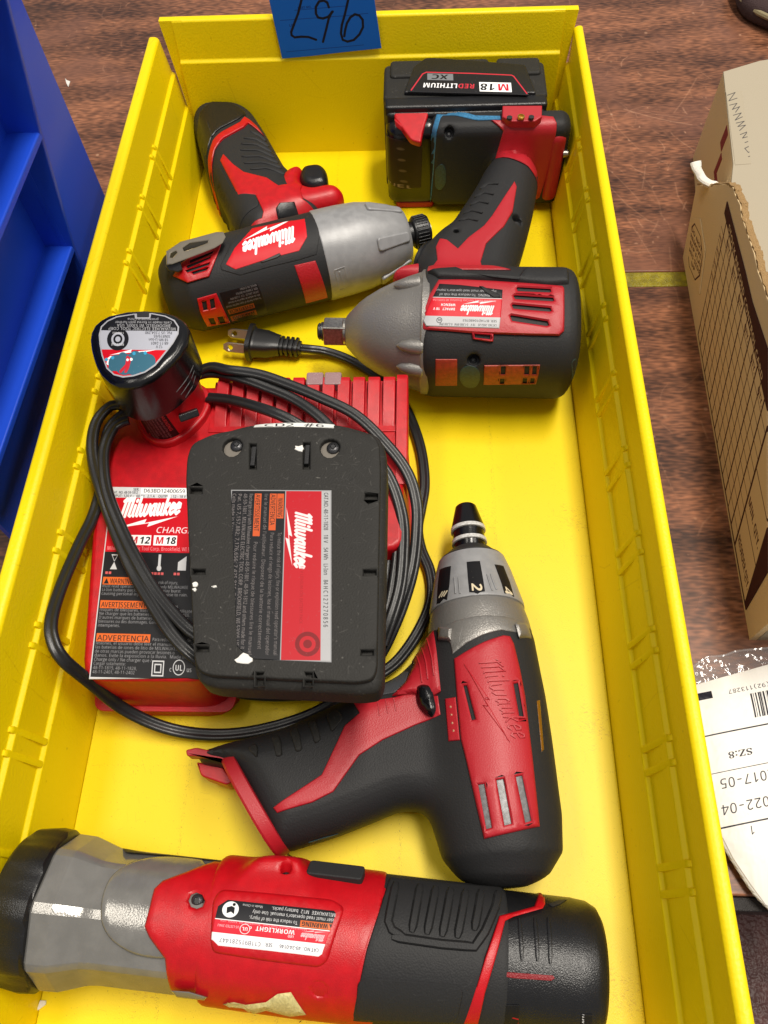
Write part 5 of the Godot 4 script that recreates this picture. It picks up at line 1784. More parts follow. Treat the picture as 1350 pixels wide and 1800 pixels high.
	put("lanyard_screw", lathe(V(126, 44, 66), V(131, 44.5, 66), [0, 2.4, 3.0, 2.4, 4.0, 1.2], 14), M.steel, b)
	# battery clipped to the foot
	var pack := put("battery_pack", bx(12.5, 113.5, 2, 66, 9, 54, 4.0, 4.0), M.black, b)
	for q in [[15, 43], [48, 79], [84, 112]]:
		put("rubber_pad", bx(q[0], q[1], 8, 70.4, 5.0, 22, 1.6, 3.0), M.dusty, pack)
	put("rubber_cover", bx(11.0, 115.0, 4, 68.6, 6.5, 43, 2.2, 4.0), M.dusty, pack)
	put("battery_front", nets([rbox(V(30, 32.5, 52), V(17.5, 0, 0), V(0, 0, 11.5), V(0, 30.5, 0), 8.0)], V(8, 0, 36), V(52, 66, 68), 1.4), M.gloss, pack)
	put("label_ledge", prism(pts([24.2, 68, 39.4, 30.5, 68, 12.8, 37.8, 68, 3.8, 43.1, 68, 3.7, 69.1, 68, 7.7, 102.2, 68, 13.8, 107.2, 68, 43.3, 67.9, 68, 41.8]), V(0, 1, 0), 3.0, 1.0, 1.6), M.black, pack)
	put("front_ledge", bx(12, 114, 58, 69.6, 42, 52.5, 1.6, 2.6), M.black, pack)
	var bl := blank(560, 150, rgb(30, 30, 33))
	var red := rgb(205, 50, 66)
	# drawn as it is read
	rect(bl, 78, 10, 148, 54, Color.WHITE)
	write(bl, "M", 86, 56, 54, rgb(200, 20, 40), {"font": "b", "wide": 58})
	write(bl, "18", 148, 56, 54, INK, {"font": "b", "slant": 0.15, "wide": 72})
	write(bl, "RED", 244, 52, 36, red, {"font": "b", "slant": 0.15, "wide": 80})
	write(bl, "LITHIUM", 324, 52, 36, Color.WHITE, {"font": "b", "slant": 0.15, "wide": 164})
	rect(bl, 346, 70, 122, 38, rgb(120, 124, 128))
	write(bl, "XC", 368, 103, 38, INK, {"font": "b", "slant": 0.2, "wide": 78})
	stroke(bl, [Vector2(10, 4), Vector2(62, 102), Vector2(72, 109), Vector2(255, 114), Vector2(472, 115), Vector2(490, 104), Vector2(544, 8)], 6, red)
	wear(bl, 40, rgb(170, 170, 172), 12, 0.5, 15)
	var bu := pts([102.5, 71, 45.4, 26.7, 71, 39.6, 102.4, 71, 18.9])
	sheet("battery_print", [], pts([26.7, 71, 39.7, 34.4, 71, 20.8, 37.4, 71, 18.1, 68.4, 71, 21, 95, 71, 25.1, 102.5, 71, 45.6]), V(0, 1, 0), 0.4, print_mat(bl, 0.4), pack, {"uv": [bu[0], bu[1], bu[2]], "depth": 0.4, "step": 8.0})
	put("release_button", prism(pts([17.9, 64, 41.8, 41.9, 64, 44.6, 36.3, 64, 65.5, 34.8, 64, 75.1, 28.4, 64, 72.3, 18, 64, 54.5]), V(0, 1, 0.25), 4.2, 1.2, 2.0), M.red, pack)
	put("release_button_side", prism(pts([18.6, 66, 58.3, 28.6, 58.9, 63.9, 35.3, 63, 64.1, 34.8, 57.2, 66.3, 28, 57.1, 64.4, 19, 62, 60]), V(-0.2, 0.3, 0.92), 1.6, 0.7), M.red, pack)
	var gm := blank(60, 150, rgb(44, 28, 24))
	for i in 4:
		disc(gm, 38, 24 + i * 32, 4, rgb(96, 78, 60))
	write(gm, "FUEL", 8, 140, 13, rgb(190, 170, 150), {"wide": 40})
	var fr := [rbox(V(30, 32.5, 52), V(17.5, 0, 0), V(0, 0, 11.5), V(0, 30.5, 0), 8.0)]
	var gu := pts([10.9, 53.8, 51.9, 25.9, 55.4, 71.9, 11.9, 15.8, 53.2])
	sheet("charge_gauge", fr, pts([11.5, 54.4, 52.7, 25.7, 55.2, 71.6, 25.5, 21.6, 71.3, 20.6, 17.8, 64.8, 13.3, 21.5, 55.1]), V(-0.75, 0.25, 0.6).normalized(), 0.4, print_mat(gm, 0.25), pack, {"uv": [gu[0], gu[1], gu[2]], "far": 25.0})
	put("red_footing", bx(18, 44, 1, 5, 46, 62, 0.8, 3.0), M.worn_red, pack)

func rounded_flank() -> PackedVector3Array:
	return nets([rbox(V(121, 34, 60), V(6, 0, 0), V(0, 0, 9.5), V(0, 26, 0), 5.5)], V(112, 2, 46), V(130, 64, 74), 1.4)

func wr_at(x: float, y: float) -> Vector3:
	return near([pts([30.1, 72.5, 198.1, 118.2, 71.9, 199.1, 30.1, 44.7, 243.8, 118.2, 46.7, 246.1])], x, y, 480.0, 1240.0, 160.0, 620.0)

func near(q: Array, x: float, y: float, x0: float, x1: float, y0: float, y1: float) -> Vector3:
	# a point on the head's upper side, between four known ones (the bulge of the cylinder added)
	var p: PackedVector3Array = q[0]
	var s := (x - x0) / (x1 - x0)
	var t := (y - y0) / (y1 - y0)
	var flat := p[0].lerp(p[1], s).lerp(p[2].lerp(p[3], s), t)
	var A: Vector3 = V(128, 38, 211.5)
	var B: Vector3 = V(-7.3, 38, 207.2)
	var n := (B - A).normalized()
	var ax := A + n * (flat - A).dot(n)
	return ax + (flat - ax).normalized() * 35.0

func grip_at(x: float, y: float) -> Vector3:
	var o: Vector3 = V(55.4, 54, 147.3)
	var e: Vector3 = V(91.3, 54, 148.1)
	var f: Vector3 = V(55.7, 54, 134)
	return o + (e - o) * ((x - 520.0) / 350.0) + (f - o) * ((1125.0 - y) / 90.0)

func foot_at(x: float, y: float) -> Vector3:
	var o := pts([52.6, 61.5, 63.3, 113.8, 60.7, 64.2, 52.6, 59.8, 65.2])
	return o[0] + (o[1] - o[0]) * ((x - 480.0) / 555.0) + (o[2] - o[0]) * ((y - 535.0) / 25.0)

# ---------------------------------------------------------------- impact driver
func build_impact_driver() -> void:
	var b := thing("impact_driver", "compact impact driver with silver nose and metal belt clip", "impact driver", V(-60, 0, 120))
	var A: Vector3 = V(-119.5, 28, 167.1)
	var B: Vector3 = V(25.8, 28, 119.5)
	var N: Vector3 = V(0.226, 0.686, 0.691)
	var barrel := rev(A, B, [-2, 15, 4, 21.5, 14, 26.3, 98, 26.8, 104, 25.0], 2.5)
	var grip := slab(pts([-128.8, 20, -0.3, -126.4, 20, -15.6, -117.4, 20, -23.9, -102.6, 20, -22.9, -92.4, 20, -15.5, -85, 20, -6.2, -74.5, 20, 13.6, -63.7, 20, 37.3, -55.9, 20, 53.8, -50.6, 20, 60.1, -47.1, 20, 71.1, -41.9, 20, 81.9, -29.4, 20, 94.7, -29, 20, 100.9, -70, 20, 125.9, -86.1, 20, 109.8, -90.6, 20, 98.5, -100.3, 20, 76.2, -109.6, 20, 56.3, -114.6, 20, 42.7, -123.1, 20, 18]), 20.5, 19.0, 16.0, 18.0, 7.0)
	var ops := [barrel, grip]
	put("housing", nets(ops, V(-140, -3, -36), V(0, 58, 212), 1.5), M.rubber, b)
	var D := (B - A).normalized()
	put("gear_case", lathe(A, B, [96, 26.6, 97, 27.4, 112, 27.2, 124, 26.4, 134, 24.2, 144, 20.6, 150, 17.6, 152.4, 15.6, 153, 14.0], 56), M.silver, b)
	for i in 6:
		var t := TAU * i / 6.0 + 0.35
		var f := axes_for(D)
		var r: Vector3 = f[0] * cos(t) + f[1] * sin(t)
		var side := D.cross(r).normalized()
		put("case_flute", prism(PackedVector3Array([A + D * 128 + r * 23.6 - side * 4.2, A + D * 128 + r * 23.6 + side * 4.2, A + D * 150 + r * 15.4 + side * 3.0, A + D * 150 + r * 15.4 - side * 3.0]), (r + D * 0.38), 3.6, 1.0, 2.4), M.silver, b)
	put("bit_collar", lathe(A, B, [150, 7.5, 156.5, 7.5, 157, 9.0, 158, 9.8, 166, 9.8, 167.2, 9.0, 167.4, 6.4, 164, 6.0], 48), M.black, b)
	for i in 30:
		var t := TAU * i / 30.0
		var f := axes_for(D)
		var r: Vector3 = f[0] * cos(t) + f[1] * sin(t)
		put("knurl", block(A + D * 162.0 + r * 9.9, D * 3.6, D.cross(r) * 0.45, r * 0.5, 0.25), M.black, b)
	put("bit_ring", lathe(A, B, [166.6, 5.8, 168.4, 5.6, 168.6, 4.0, 165, 3.8], 24), M.steel, b)
	# logo panel
	var im := blank(498, 204, rgb(206, 18, 34))
	logo(im, 80, 140, 45, Color.WHITE)
	wear(im, 12, rgb(235, 120, 130), 10, 0.4, 22)
	var u := pts([-28.1, 50.5, 152.9, -77.8, 48.4, 172, -37, 48.6, 121.7])
	var pm := print_mat(im, 0.32)
	sheet("logo_panel", ops, pts([-65.8, 53.3, 139.6, -51, 53.7, 135.9, -34.5, 54.4, 133.4, -32.1, 53.5, 147.9, -36.8, 50.3, 156.1, -48.2, 50.2, 159.9, -60.8, 49.9, 164.5, -73.3, 49.3, 169.4, -79, 51.7, 167.5, -74.2, 54.6, 157.2]), N, 0.7, pm, b, {"uv": [u[0], u[1], u[2]], "step": 2.0})
	sheet("panel_frame", ops, pts([-72, 48.6, 133.2, -51.3, 48.6, 126.4, -32.8, 52.1, 125.9, -26.8, 54.6, 131.7, -25.2, 52.8, 147.3, -26.8, 47.7, 156.2, -37, 47.3, 160, -53.4, 47.4, 165.2, -71, 47, 171.4, -81.3, 50.5, 170.4, -81.9, 51.8, 168.2, -76, 55, 152.2]), N, 0.45, M.rubber, b, {"step": 2.4})
	sheet("panel_notch", ops, pts([-59.3, 50.1, 163.7, -48.2, 51.3, 158.1, -46.9, 50.5, 159.1, -49.5, 49.8, 160.9, -58.3, 49.4, 164.4]), N, 1.0, M.hole, b, {"depth": 0.4})
	var vh := [pts([-101.1, 53.6, 170.1, -87.2, 54.2, 163.3, -87.8, 53.9, 164.7, -100.3, 53, 171.6]), pts([-101.5, 52.7, 172.7, -87.7, 53.1, 167.1, -88.4, 52.6, 168.6, -100.5, 52, 173.9]), pts([-98, 51.9, 173.3, -88.6, 52, 170.1, -89.6, 51.4, 171.5, -97, 51.1, 174.5]), pts([-99.6, 54.4, 166.7, -86.2, 54.8, 159.7, -86.8, 54.6, 161.5, -99.2, 53.9, 168.4])]
	sheet("rear_vent", ops, pts([-82, 54.1, 147.5, -82.6, 54.9, 157.4, -88.2, 49.3, 174.3, -100.3, 48.9, 178.8, -108.8, 52.1, 176.4, -104.5, 54.3, 168.7, -92.9, 55, 157.3]), N, 1.6, M.red, b, {"holes": vh, "step": 1.8, "bevel": 0.5})
	# belt clip
	var clip := pts([-111.5, 61, 166, -107.5, 61, 162, -104.2, 60.8, 158.3, -94.5, 60.7, 154.6, -84.4, 60.7, 150.8, -80.1, 60.9, 151.1, -78.3, 61, 155.2, -79.7, 60.6, 159.7, -83.9, 60.2, 163.1, -90.5, 59.9, 166.5, -100.1, 59.5, 171.1, -107.3, 59.2, 174.5, -110.3, 59.4, 174.9])
	var ch := [pts([-108.7, 60.8, 167.4, -105.7, 60.9, 165.5, -105, 60.7, 167, -107.4, 60.2, 170.6, -108.9, 60.4, 170.4]), pts([-102.4, 60.9, 163.5, -98.8, 61, 159.7, -88.1, 61, 157.8, -88.3, 60.9, 159.8, -94.6, 60.8, 163.1, -101.3, 60.7, 166])]
	put("belt_clip", patch([], clip, N, 0.9, {"holes": ch, "depth": 0.7, "step": 2.0}).soup, M.clip, b)
	put("clip_foot", prism(pts([-112.1, 56.1, 172.2, -103.9, 56.3, 168.7, -102.6, 54.4, 174.1, -104.8, 54, 175.7, -110.3, 55, 175.3]), N, 3.6, 0.8), M.dark_steel, b)
	# red shell where grip and barrel meet
	var G := V(0, 1, 0)
	var web := slab(pts([-60.2, 22, 71, -53.6, 22, 60.8, -46.3, 22, 57.9, -42.4, 22, 61.9, -44.3, 22, 68.9, -42.3, 22, 77.1, -35.9, 22, 80.2, -26.4, 22, 77, -19.6, 22, 78.1, -14.4, 22, 84.9, -17.7, 22, 93.2, -43.2, 22, 100.8, -58.8, 22, 88]), 20.0, 17.6, 8.0, 10.0, 5.0)
	put("trigger_web", nets([web], V(-70, 0, 30), V(16, 42, 120), 1.3), M.red, b)
	sheet("shell_inlay", ops + [web], pts([-98.5, 38, 58, -96.7, 38, 53.2, -88.7, 38, 64, -80.8, 38, 71.9, -65, 38, 77.9, -56.7, 38, 85.7, -50.9, 38, 84.2, -47.7, 38, 80.9, -44, 38, 79.7, -41.9, 38, 82.3, -42.6, 38, 88.5, -40.2, 38, 97.2, -33.3, 38, 100.6, -23.6, 38, 98, -17.7, 38, 99.4, -14.7, 38, 103.9, -19.7, 38, 108.2, -29.3, 38, 110.3, -40.3, 38, 112.8, -59.3, 38, 117.5, -71.3, 38, 121.5, -87.3, 38, 126.9, -87.4, 38, 124.2, -79.8, 38, 119.7, -65.2, 38, 113, -64.5, 38, 109.1, -70.7, 38, 94.4, -82.6, 38, 92.4]), G, 0.8, M.red, b, {"step": 2.2})
	sheet("direction_switch", ops, pts([-56.6, 40, 106.8, -54.4, 40, 102.9, -45.3, 40, 100.7, -41.9, 40, 108.8, -55.2, 40, 112.4]), G, 3.0, M.black, b, {"step": 2.0, "bevel": 1.0})
	put("trigger", nets([slab(pts([-45.5, 22, 69.3, -43.6, 22, 62.4, -40.1, 22, 60.7, -32.4, 22, 59.6, -27.7, 22, 64.1, -25.8, 22, 71.9, -26.2, 22, 79.6, -35.7, 22, 82.3, -43.1, 22, 77.9]), 21.0, 17.0, 5.0, 6.0)], V(-48, 4, 36), V(2, 40, 96), 1.3), M.black, b)
	sheet("red_band", ops, pts([-107.7, 36, 67.8, -109.1, 36, 61.7, -109.2, 36, 49.3, -105.8, 36, 38.6, -100, 36, 31.4, -88.7, 36, 21.6, -86.4, 36, 14.6, -82.5, 36, 16.6, -77.5, 36, 21, -72.4, 36, 29.1, -73.7, 36, 28.1, -83.2, 36, 21.3, -85.4, 36, 26.8, -98, 36, 37.9, -103.5, 36, 47.2, -105.3, 36, 57, -104.7, 36, 67.9]), G, 1.4, M.red, b, {"step": 2.0})
	sheet("battery_cap", ops, pts([-121.9, 34, 19.6, -119.7, 34, 5.8, -111, 34, -1.7, -97.1, 34, -0.7, -87.7, 34, 5.9, -86.2, 34, 10.8, -89.9, 34, 17.3, -101.6, 34, 27.2, -107.4, 34, 34.4, -110.8, 34, 45.7, -110.6, 34, 58.6, -116.6, 34, 38.3]), G, 1.0, M.black, b, {"step": 2.4})
	sheet("cap_slot", ops, pts([-113.1, 36, 17, -111.1, 36, 20.4, -106.4, 36, 33.5, -107.5, 36, 34.4, -111.5, 36, 22.7]), G, 1.3, M.hole, b, {"step": 2.0})
	for q in [pts([-80.8, 38, 29.8, -74.6, 38, 31.4, -70.6, 38, 35.2]), pts([-84.5, 38, 37, -75.4, 38, 37.7, -68, 38, 41.1]), pts([-85.7, 38, 42.8, -74.9, 38, 43.6, -65.3, 38, 47.1]), pts([-85.6, 38, 49.1, -74.3, 38, 49.5, -62.8, 38, 52.9]), pts([-84, 38, 55.8, -72.2, 38, 55.7, -59.9, 38, 59.2]), pts([-81.8, 38, 62.4, -70.1, 38, 61.9, -57, 38, 65.3]), pts([-76.8, 38, 68.6, -66.7, 38, 67.6, -54.5, 38, 71.4])]:
		put("grip_rib", ribbon(ops, q, G, 2.6, 0.8), M.rubber, b)
	sheet("heel_pad", ops, pts([-106.7, 34, 61.3, -99, 34, 61.1, -85.5, 34, 89.2, -72.5, 34, 89.9, -66.8, 34, 103.9, -80.2, 34, 111.6, -82.6, 34, 114.7, -93.5, 34, 94.3, -102.1, 34, 76.1]), G, 0.6, M.rubber, b, {"step": 2.4, "corner": 4.0})
	# below the logo
	sheet("red_patch", ops, pts([-39.9, 45.6, 162.6, -27.6, 45.4, 158.7, -23, 17.7, 161.7, -36.2, 17.3, 165.9]), N, 0.6, plastic(rgb(176, 24, 34), 0.4, 0.3), b)
	var rh := [pts([-93.7, 39.3, 184.4, -91.2, 39.2, 183.7, -91.4, 34, 185.6, -93.7, 34.1, 186.3]), pts([-89.2, 39.4, 182.9, -86.7, 39.6, 182, -86.9, 34.1, 184.1, -89.4, 34, 185]), pts([-92.5, 27.7, 186.7, -89.4, 26.9, 185.6, -89.5, 20.2, 184.5, -92.3, 21.3, 185.7]), pts([-87.4, 26.9, 185, -84.2, 26.4, 183.9, -84.1, 18.8, 182.2, -87.3, 19.6, 183.5])]
	sheet("side_vent", ops, pts([-96.1, 41.5, 184, -85, 41.9, 180.2, -83, 33.3, 183, -81.9, 17.3, 180.9, -94.8, 19.7, 186.1, -95.8, 32.6, 187.3]), N, 1.2, M.red, b, {"holes": rh, "step": 1.8})
	var wl := blank(220, 150, rgb(24, 20, 20))
	rect(wl, 60, 8, 150, 26, rgb(150, 72, 30))
	write(wl, "WARNING", 70, 30, 24, INK, {"font": "b", "wide": 130})
	rect(wl, 60, 44, 150, 22, rgb(150, 72, 30))
	write(wl, "ADVERTENCIA", 64, 63, 22, INK, {"font": "b", "wide": 140})
	small_print(wl, 10, 84, 200, ["To reduce the risk of injury read the manual", "Afin de reduire le risque lire le manuel", "CAT.NO. 2462-20   12 V   0-2,000 RPM", "SER. C38AD14180763", "MADE IN CHINA"], 13, 15, PALE, 0.7)
	var wu := pts([-59.4, 16.7, 173.2, -81.9, 15.5, 179.9, -61.4, 42.2, 172.2])
	sheet("warning_plate", ops, pts([-83.3, 41.7, 179.7, -71.5, 41.8, 175.8, -61.7, 41.9, 172.6, -59.8, 35.3, 174.9, -59.4, 18.2, 173.9, -71.4, 15.3, 176.4, -81.3, 16.8, 180.4, -81.8, 32.9, 182.7]), N, 0.3, print_mat(wl, 0.35), b, {"uv": [wu[0], wu[1], wu[2]], "step": 2.2})
	sheet("silver_mark", [rev(A, B, [98, 27.3, 124, 26.5], 0.0)], pts([-17.3, 38.8, 159.7, -10.5, 39.4, 157.2, -8.8, 23.4, 158.8, -15.9, 21.9, 160.8]), N, 0.35, M.silver, b, {"holes": [pts([-16.2, 37.8, 159.7, -11.4, 38.3, 158, -10, 25.2, 159.5, -14.9, 23.8, 160.9])]})
	sheet("silver_letter", [rev(A, B, [98, 27.3, 124, 26.5], 0.0)], pts([-14.8, 37, 159.6, -13.5, 37.1, 159.1, -11.5, 26.2, 160.1, -12.8, 25.9, 160.5]), N, 0.35, M.silver, b)

# ---------------------------------------------------------------- screwdriver
func build_screwdriver() -> void:
	var b := thing("cordless_screwdriver", "cordless screwdriver without battery and with numbered silver clutch ring", "cordless screwdriver", V(40, 0, 410))
	var A: Vector3 = V(57.5, 27, 315.4)
	var B: Vector3 = V(68.3, 27, 484.4)
	var N: Vector3 = V(-0.104, 0.995, 0.007)
	var head := rev(A, B, [56, 21.5, 74, 25.0, 100, 26.2, 150, 26.2, 164, 24.5, 172, 18, 176, 10], 3.0)
	var grip := slab(pts([-65.3, 24, 439.8, -54.1, 24, 435.5, -28, 24, 428.7, -4.5, 24, 417.3, 8.8, 24, 411.1, 23.7, 24, 404, 30.5, 24, 396.9, 36.1, 24, 390.4, 47.3, 24, 383.8, 61.3, 24, 380.8, 80.2, 24, 392.2, 86.4, 24, 419.7, 87.9, 24, 437.8, 86.6, 24, 468, 77, 24, 483, 59.9, 24, 487.7, 50.3, 24, 484.6, 43.8, 24, 474.5, 39.5, 24, 465.3, 33.9, 24, 461.8, 25.7, 24, 461.7, 13.2, 24, 466.9, -1.7, 24, 472.7, -23.5, 24, 479.3, -29.2, 24, 474.6, -42.7, 24, 454.5, -48.9, 24, 445.9, -63.7, 24, 443.6]), 22.0, 20.0, 15.0, 19.0, 8.0)
	var ops := [head, grip]
	put("housing", nets(ops, V(-64, -2, 340), V(104, 60, 500), 1.5), M.rubber, b)
	var D := (B - A).normalized()
	# bit holder with two bright rings, clutch ring, cast collar
	put("bit_holder", lathe(A, B, [0, 3.4, -0.6, 4.6, 0.2, 5.4, 11, 8.2, 12.4, 8.4, 13, 7.9, 18.6, 7.9, 19, 8.3, 20.4, 8.3, 22, 7.6, 25, 7.6], 48), M.gloss, b)
	var bright := plastic(rgb(214, 214, 212), 0.3, 0.1, M.smudges, 40.0)
	for s in [12.2, 19.0]:
		put("bright_ring", lathe(A, B, [s, 8.2, s + 0.2, 8.7, s + 2.0, 8.8, s + 2.3, 8.3], 48), bright, b)
	put("black_cone", lathe(A, B, [24, 8.0, 25.5, 10.5, 28, 13.0, 30, 15.6, 31.5, 15.6], 48), M.rubber, b)
	put("clutch_ring", lathe(A, B, [30.2, 14.6, 31, 16.4, 38, 18.6, 56, 22.6, 57.4, 22.6, 58, 21.6], 56), M.silver, b)
	put("cast_collar", lathe(A, B, [57, 21.0, 58, 22.2, 64, 23.6, 70, 24.4, 72, 23.0], 56), M.cast, b)
	var ring := [rev(A, B, [30, 16.2, 38, 18.6, 57, 22.7], 0.0)]
	var marks := [pts([43.1, 37.8, 354.2, 48.5, 43.4, 355.2, 47.8, 42.3, 365.8, 46.6, 40.6, 374.5, 42.2, 33.3, 373.1, 42.4, 35.5, 362.9]), pts([55.7, 46.5, 354.6, 61.9, 46.9, 354.3, 63.1, 46.9, 364.7, 64, 46.8, 374.3, 56.8, 46.5, 374.8, 56.1, 46.5, 364.6]), pts([68.8, 45, 355.2, 73.3, 42, 354.4, 76.1, 39.7, 363.1, 78.2, 37.5, 372.5, 73.7, 42.7, 375.2, 71.5, 43.9, 364.9])]
	var signs := ["drill", "2", "4"]
	for i in 3:
		var im := blank(70, 180, rgb(22, 22, 24))
		var ink := rgb(214, 200, 170)
		if i == 0:
			for k in 3:
				stroke(im, [Vector2(14 + k * 14, 150), Vector2(30 + k * 14, 128)], 8, ink)
		else:
			# the numeral lies on its side
			var num := blank(80, 80, rgb(22, 22, 24))
			write(num, signs[i], 14, 66, 74, ink, {"font": "b", "slant": 0.1})
			num.rotate_90(CLOCKWISE)
			im.blit_rect(num, Rect2i(0, 0, 70, 72), Vector2i(0, 92))
		wear(im, 8, ink, 4, 0.5, 30 + i)
		var m: PackedVector3Array = marks[i]
		sheet("index_inlay", ring, m, N, 0.35, print_mat(im, 0.4), b, {"uv": [m[0], m[1], m[5] + (m[4] - m[5])], "step": 1.6, "depth": 0.6})
	for q in [pts([50, 44.1, 362.1, 50.4, 44.1, 368, 50.6, 43.9, 374.1]), pts([51.9, 45, 362.5, 52.3, 45.1, 368.4, 52.6, 45, 374.5]), pts([64.9, 46.5, 361.6, 66.3, 46.3, 367.4, 67.9, 45.8, 373.3]), pts([66.6, 46, 361.1, 68.2, 45.6, 366.8, 69.9, 45, 372.4])]:
		put("ring_rib", ribbon(ring, q, N, 0.8, 0.6), M.silver, b)
	sheet("cast_skirt", ops, pts([41.9, 45, 387, 49, 50.7, 384.9, 61.8, 54, 383.3, 75.1, 50.5, 383, 81.5, 45.6, 384.2, 82.3, 45, 387.6, 77.4, 49.4, 390, 69.3, 53.1, 390.3, 61.4, 54, 392.9, 53.8, 52.5, 396.4, 48, 49.5, 400.3, 47.2, 49.2, 395.4]), N, 0.8, M.cast, b, {"step": 2.0})
	for q in [pts([41.9, 45.1, 385.9, 47.9, 49.9, 388.8, 47.5, 49.4, 394.4, 42, 44.7, 392.2]), pts([76, 50.1, 386.2, 82.6, 44.3, 383.4, 83.9, 43.2, 389.7, 77.5, 49.4, 392.8])]:
		sheet("collar_lug", ops, q, N, 3.4, M.cast, b, {"step": 2.0, "bevel": 1.2, "depth": 3.0})
	# motor seen through the louvres, then the red side with its raised lettering
	sheet("motor_can", ops, pts([56.2, 52, 454.1, 75.1, 52.5, 450.5, 78.3, 51.7, 469.1, 58.9, 52.6, 472.7]), N, 0.2, M.motor, b, {"step": 2.2, "depth": 0.3})
	var lv := [pts([57, 52.3, 455.4, 59.3, 53, 455.1, 61.6, 53.3, 471.3, 59.5, 52.8, 471.9]), pts([64.2, 53.9, 453.8, 67, 54, 453.3, 69.3, 53.9, 469.9, 66.5, 54, 470.6]), pts([72, 53.4, 452.3, 74.7, 52.6, 451.6, 77.3, 52.1, 468.5, 74.7, 53, 469.3]), pts([52.3, 51.4, 415.1, 53.7, 52, 415, 56.9, 52.8, 429.6, 55.3, 52.3, 429.9]), pts([73.4, 52.3, 414.2, 75.5, 51.3, 413.5, 77.1, 51, 428.5, 75.2, 51.9, 429.2])]
	var side := pts([48.6, 49.8, 402.8, 53.7, 52.4, 400.1, 61.3, 54, 396.3, 70.2, 52.9, 392.7, 73.2, 51.8, 392.6, 74.8, 51.1, 395.8, 76.9, 50.4, 407.4, 78.3, 50, 418.8, 79.6, 50.1, 443.1, 80.6, 50.6, 470.2, 69.6, 53.9, 472.9, 58.5, 52.4, 475.3, 56.4, 51.8, 465.1, 52.9, 50.6, 447, 50.8, 49.8, 437.4, 49.5, 49.7, 419])
	sheet("side_panel", ops, side, N, 1.7, M.worn_red, b, {"holes": lv, "step": 2.2, "bevel": 0.8, "depth": 1.5})
	var L0 := pts([59.2, 53.7, 406, 72.8, 53, 440, 68.6, 53.4, 403.5])
	var lx: Vector3 = (L0[1] - L0[0]) / 6.9
	var ly: Vector3 = ((L0[2] - L0[0]) - lx.normalized() * (L0[2] - L0[0]).dot(lx.normalized())) / 1.9
	var rise := PackedVector3Array()
	for l in script_lines():
		var q := PackedVector3Array()
		for v in l:
			q.append(L0[0] + lx * (v.x - 0.2) + ly * v.y)
		rise.append_array(ribbon(ops, q, N, 1.25, 2.35))
	var bs := PackedVector3Array()
	for v in bolt_shape():
		bs.append(L0[0] + lx * v.x + ly * (v.y - 0.1))
	rise.append_array(patch(ops, bs, N, 2.1, {"step": 1.6, "bevel": 0.3}).soup)
	put("raised_lettering", rise, M.worn_red, b)
	# grip: red flash, trigger, direction lever, charge lights
	var G := V(0, 1, 0)
	sheet("grip_inlay", ops, pts([-26.6, 42, 463.8, -7, 42, 450.7, 1.7, 42, 430.4, 7.8, 42, 424.8, 4.2, 42, 418.4, 8.8, 42, 417.6, 15.3, 42, 418.8, 23, 42, 417.8, 29.7, 42, 415.8, 41.6, 42, 417.8, 42.6, 42, 425.9, 32, 42, 429.8, 18.2, 42, 436.2, 8.4, 42, 442.6, -1.8, 42, 457.4, -10.3, 42, 461.7, -24.6, 42, 465.8]), G, 1.0, M.worn_red, b, {"step": 2.4})
	sheet("trigger", ops, pts([21.9, 40, 417.4, 27.4, 40, 411.3, 31.4, 40, 401.9, 29, 40, 392.3, 31.9, 40, 390.2, 40, 40, 386.2, 41.2, 40, 397.8, 42.8, 40, 416.4, 38.4, 40, 418.4, 30.7, 40, 416.6]), G, 4.0, M.worn_red, b, {"step": 2.2, "bevel": 1.5, "depth": 8.0})
	for q in [pts([31.2, 44, 392.3, 34, 44, 404.5, 34.8, 44, 412.4]), pts([34.1, 44, 390.9, 36.6, 44, 403.1, 37.4, 44, 411.1]), pts([37, 44, 389.5, 39.2, 44, 401.8, 40, 44, 409.8]), pts([15.4, 44, 419.3, 16.3, 44, 422.9, 16.6, 44, 426.1]), pts([19, 44, 419, 19.8, 44, 422.2, 20.1, 44, 425.1]), pts([22.5, 44, 418.5, 23.4, 44, 421.6, 23.6, 44, 424.1])]:
		put("trigger_rib", ribbon(ops, q, G, 1.0, 4.6 if q[0].x > 30.0 else 1.5), M.worn_red, b)
	sheet("lever_pad", ops, pts([7.1, 36, 416, 14.9, 36, 411.7, 20.1, 36, 408.9, 26.6, 36, 403.7, 28.8, 36, 404.8, 27.5, 36, 411.5, 22.8, 36, 415.6, 15, 36, 416.7]), G, 0.8, plastic(rgb(70, 72, 76), 0.5, 0.3), b, {"step": 2.2})
	sheet("direction_lever", ops, pts([32.2, 44, 414, 34.5, 44, 412.8, 38.1, 44, 413.4, 39.6, 44, 417.6, 40.9, 44, 424.2, 39.5, 44, 427.2, 36.8, 44, 426, 33, 44, 421.7]), G, 5.5, M.gloss, b, {"step": 1.6, "bevel": 1.8, "depth": 5.0, "corner": 3.0})
	var lights := sheet("charge_panel", ops, pts([44.6, 45.7, 419.5, 49, 49.4, 419.4, 50.3, 49.5, 437.4, 45.8, 45.7, 437.3]), N, 1.0, M.worn_red, b, {"step": 1.8})
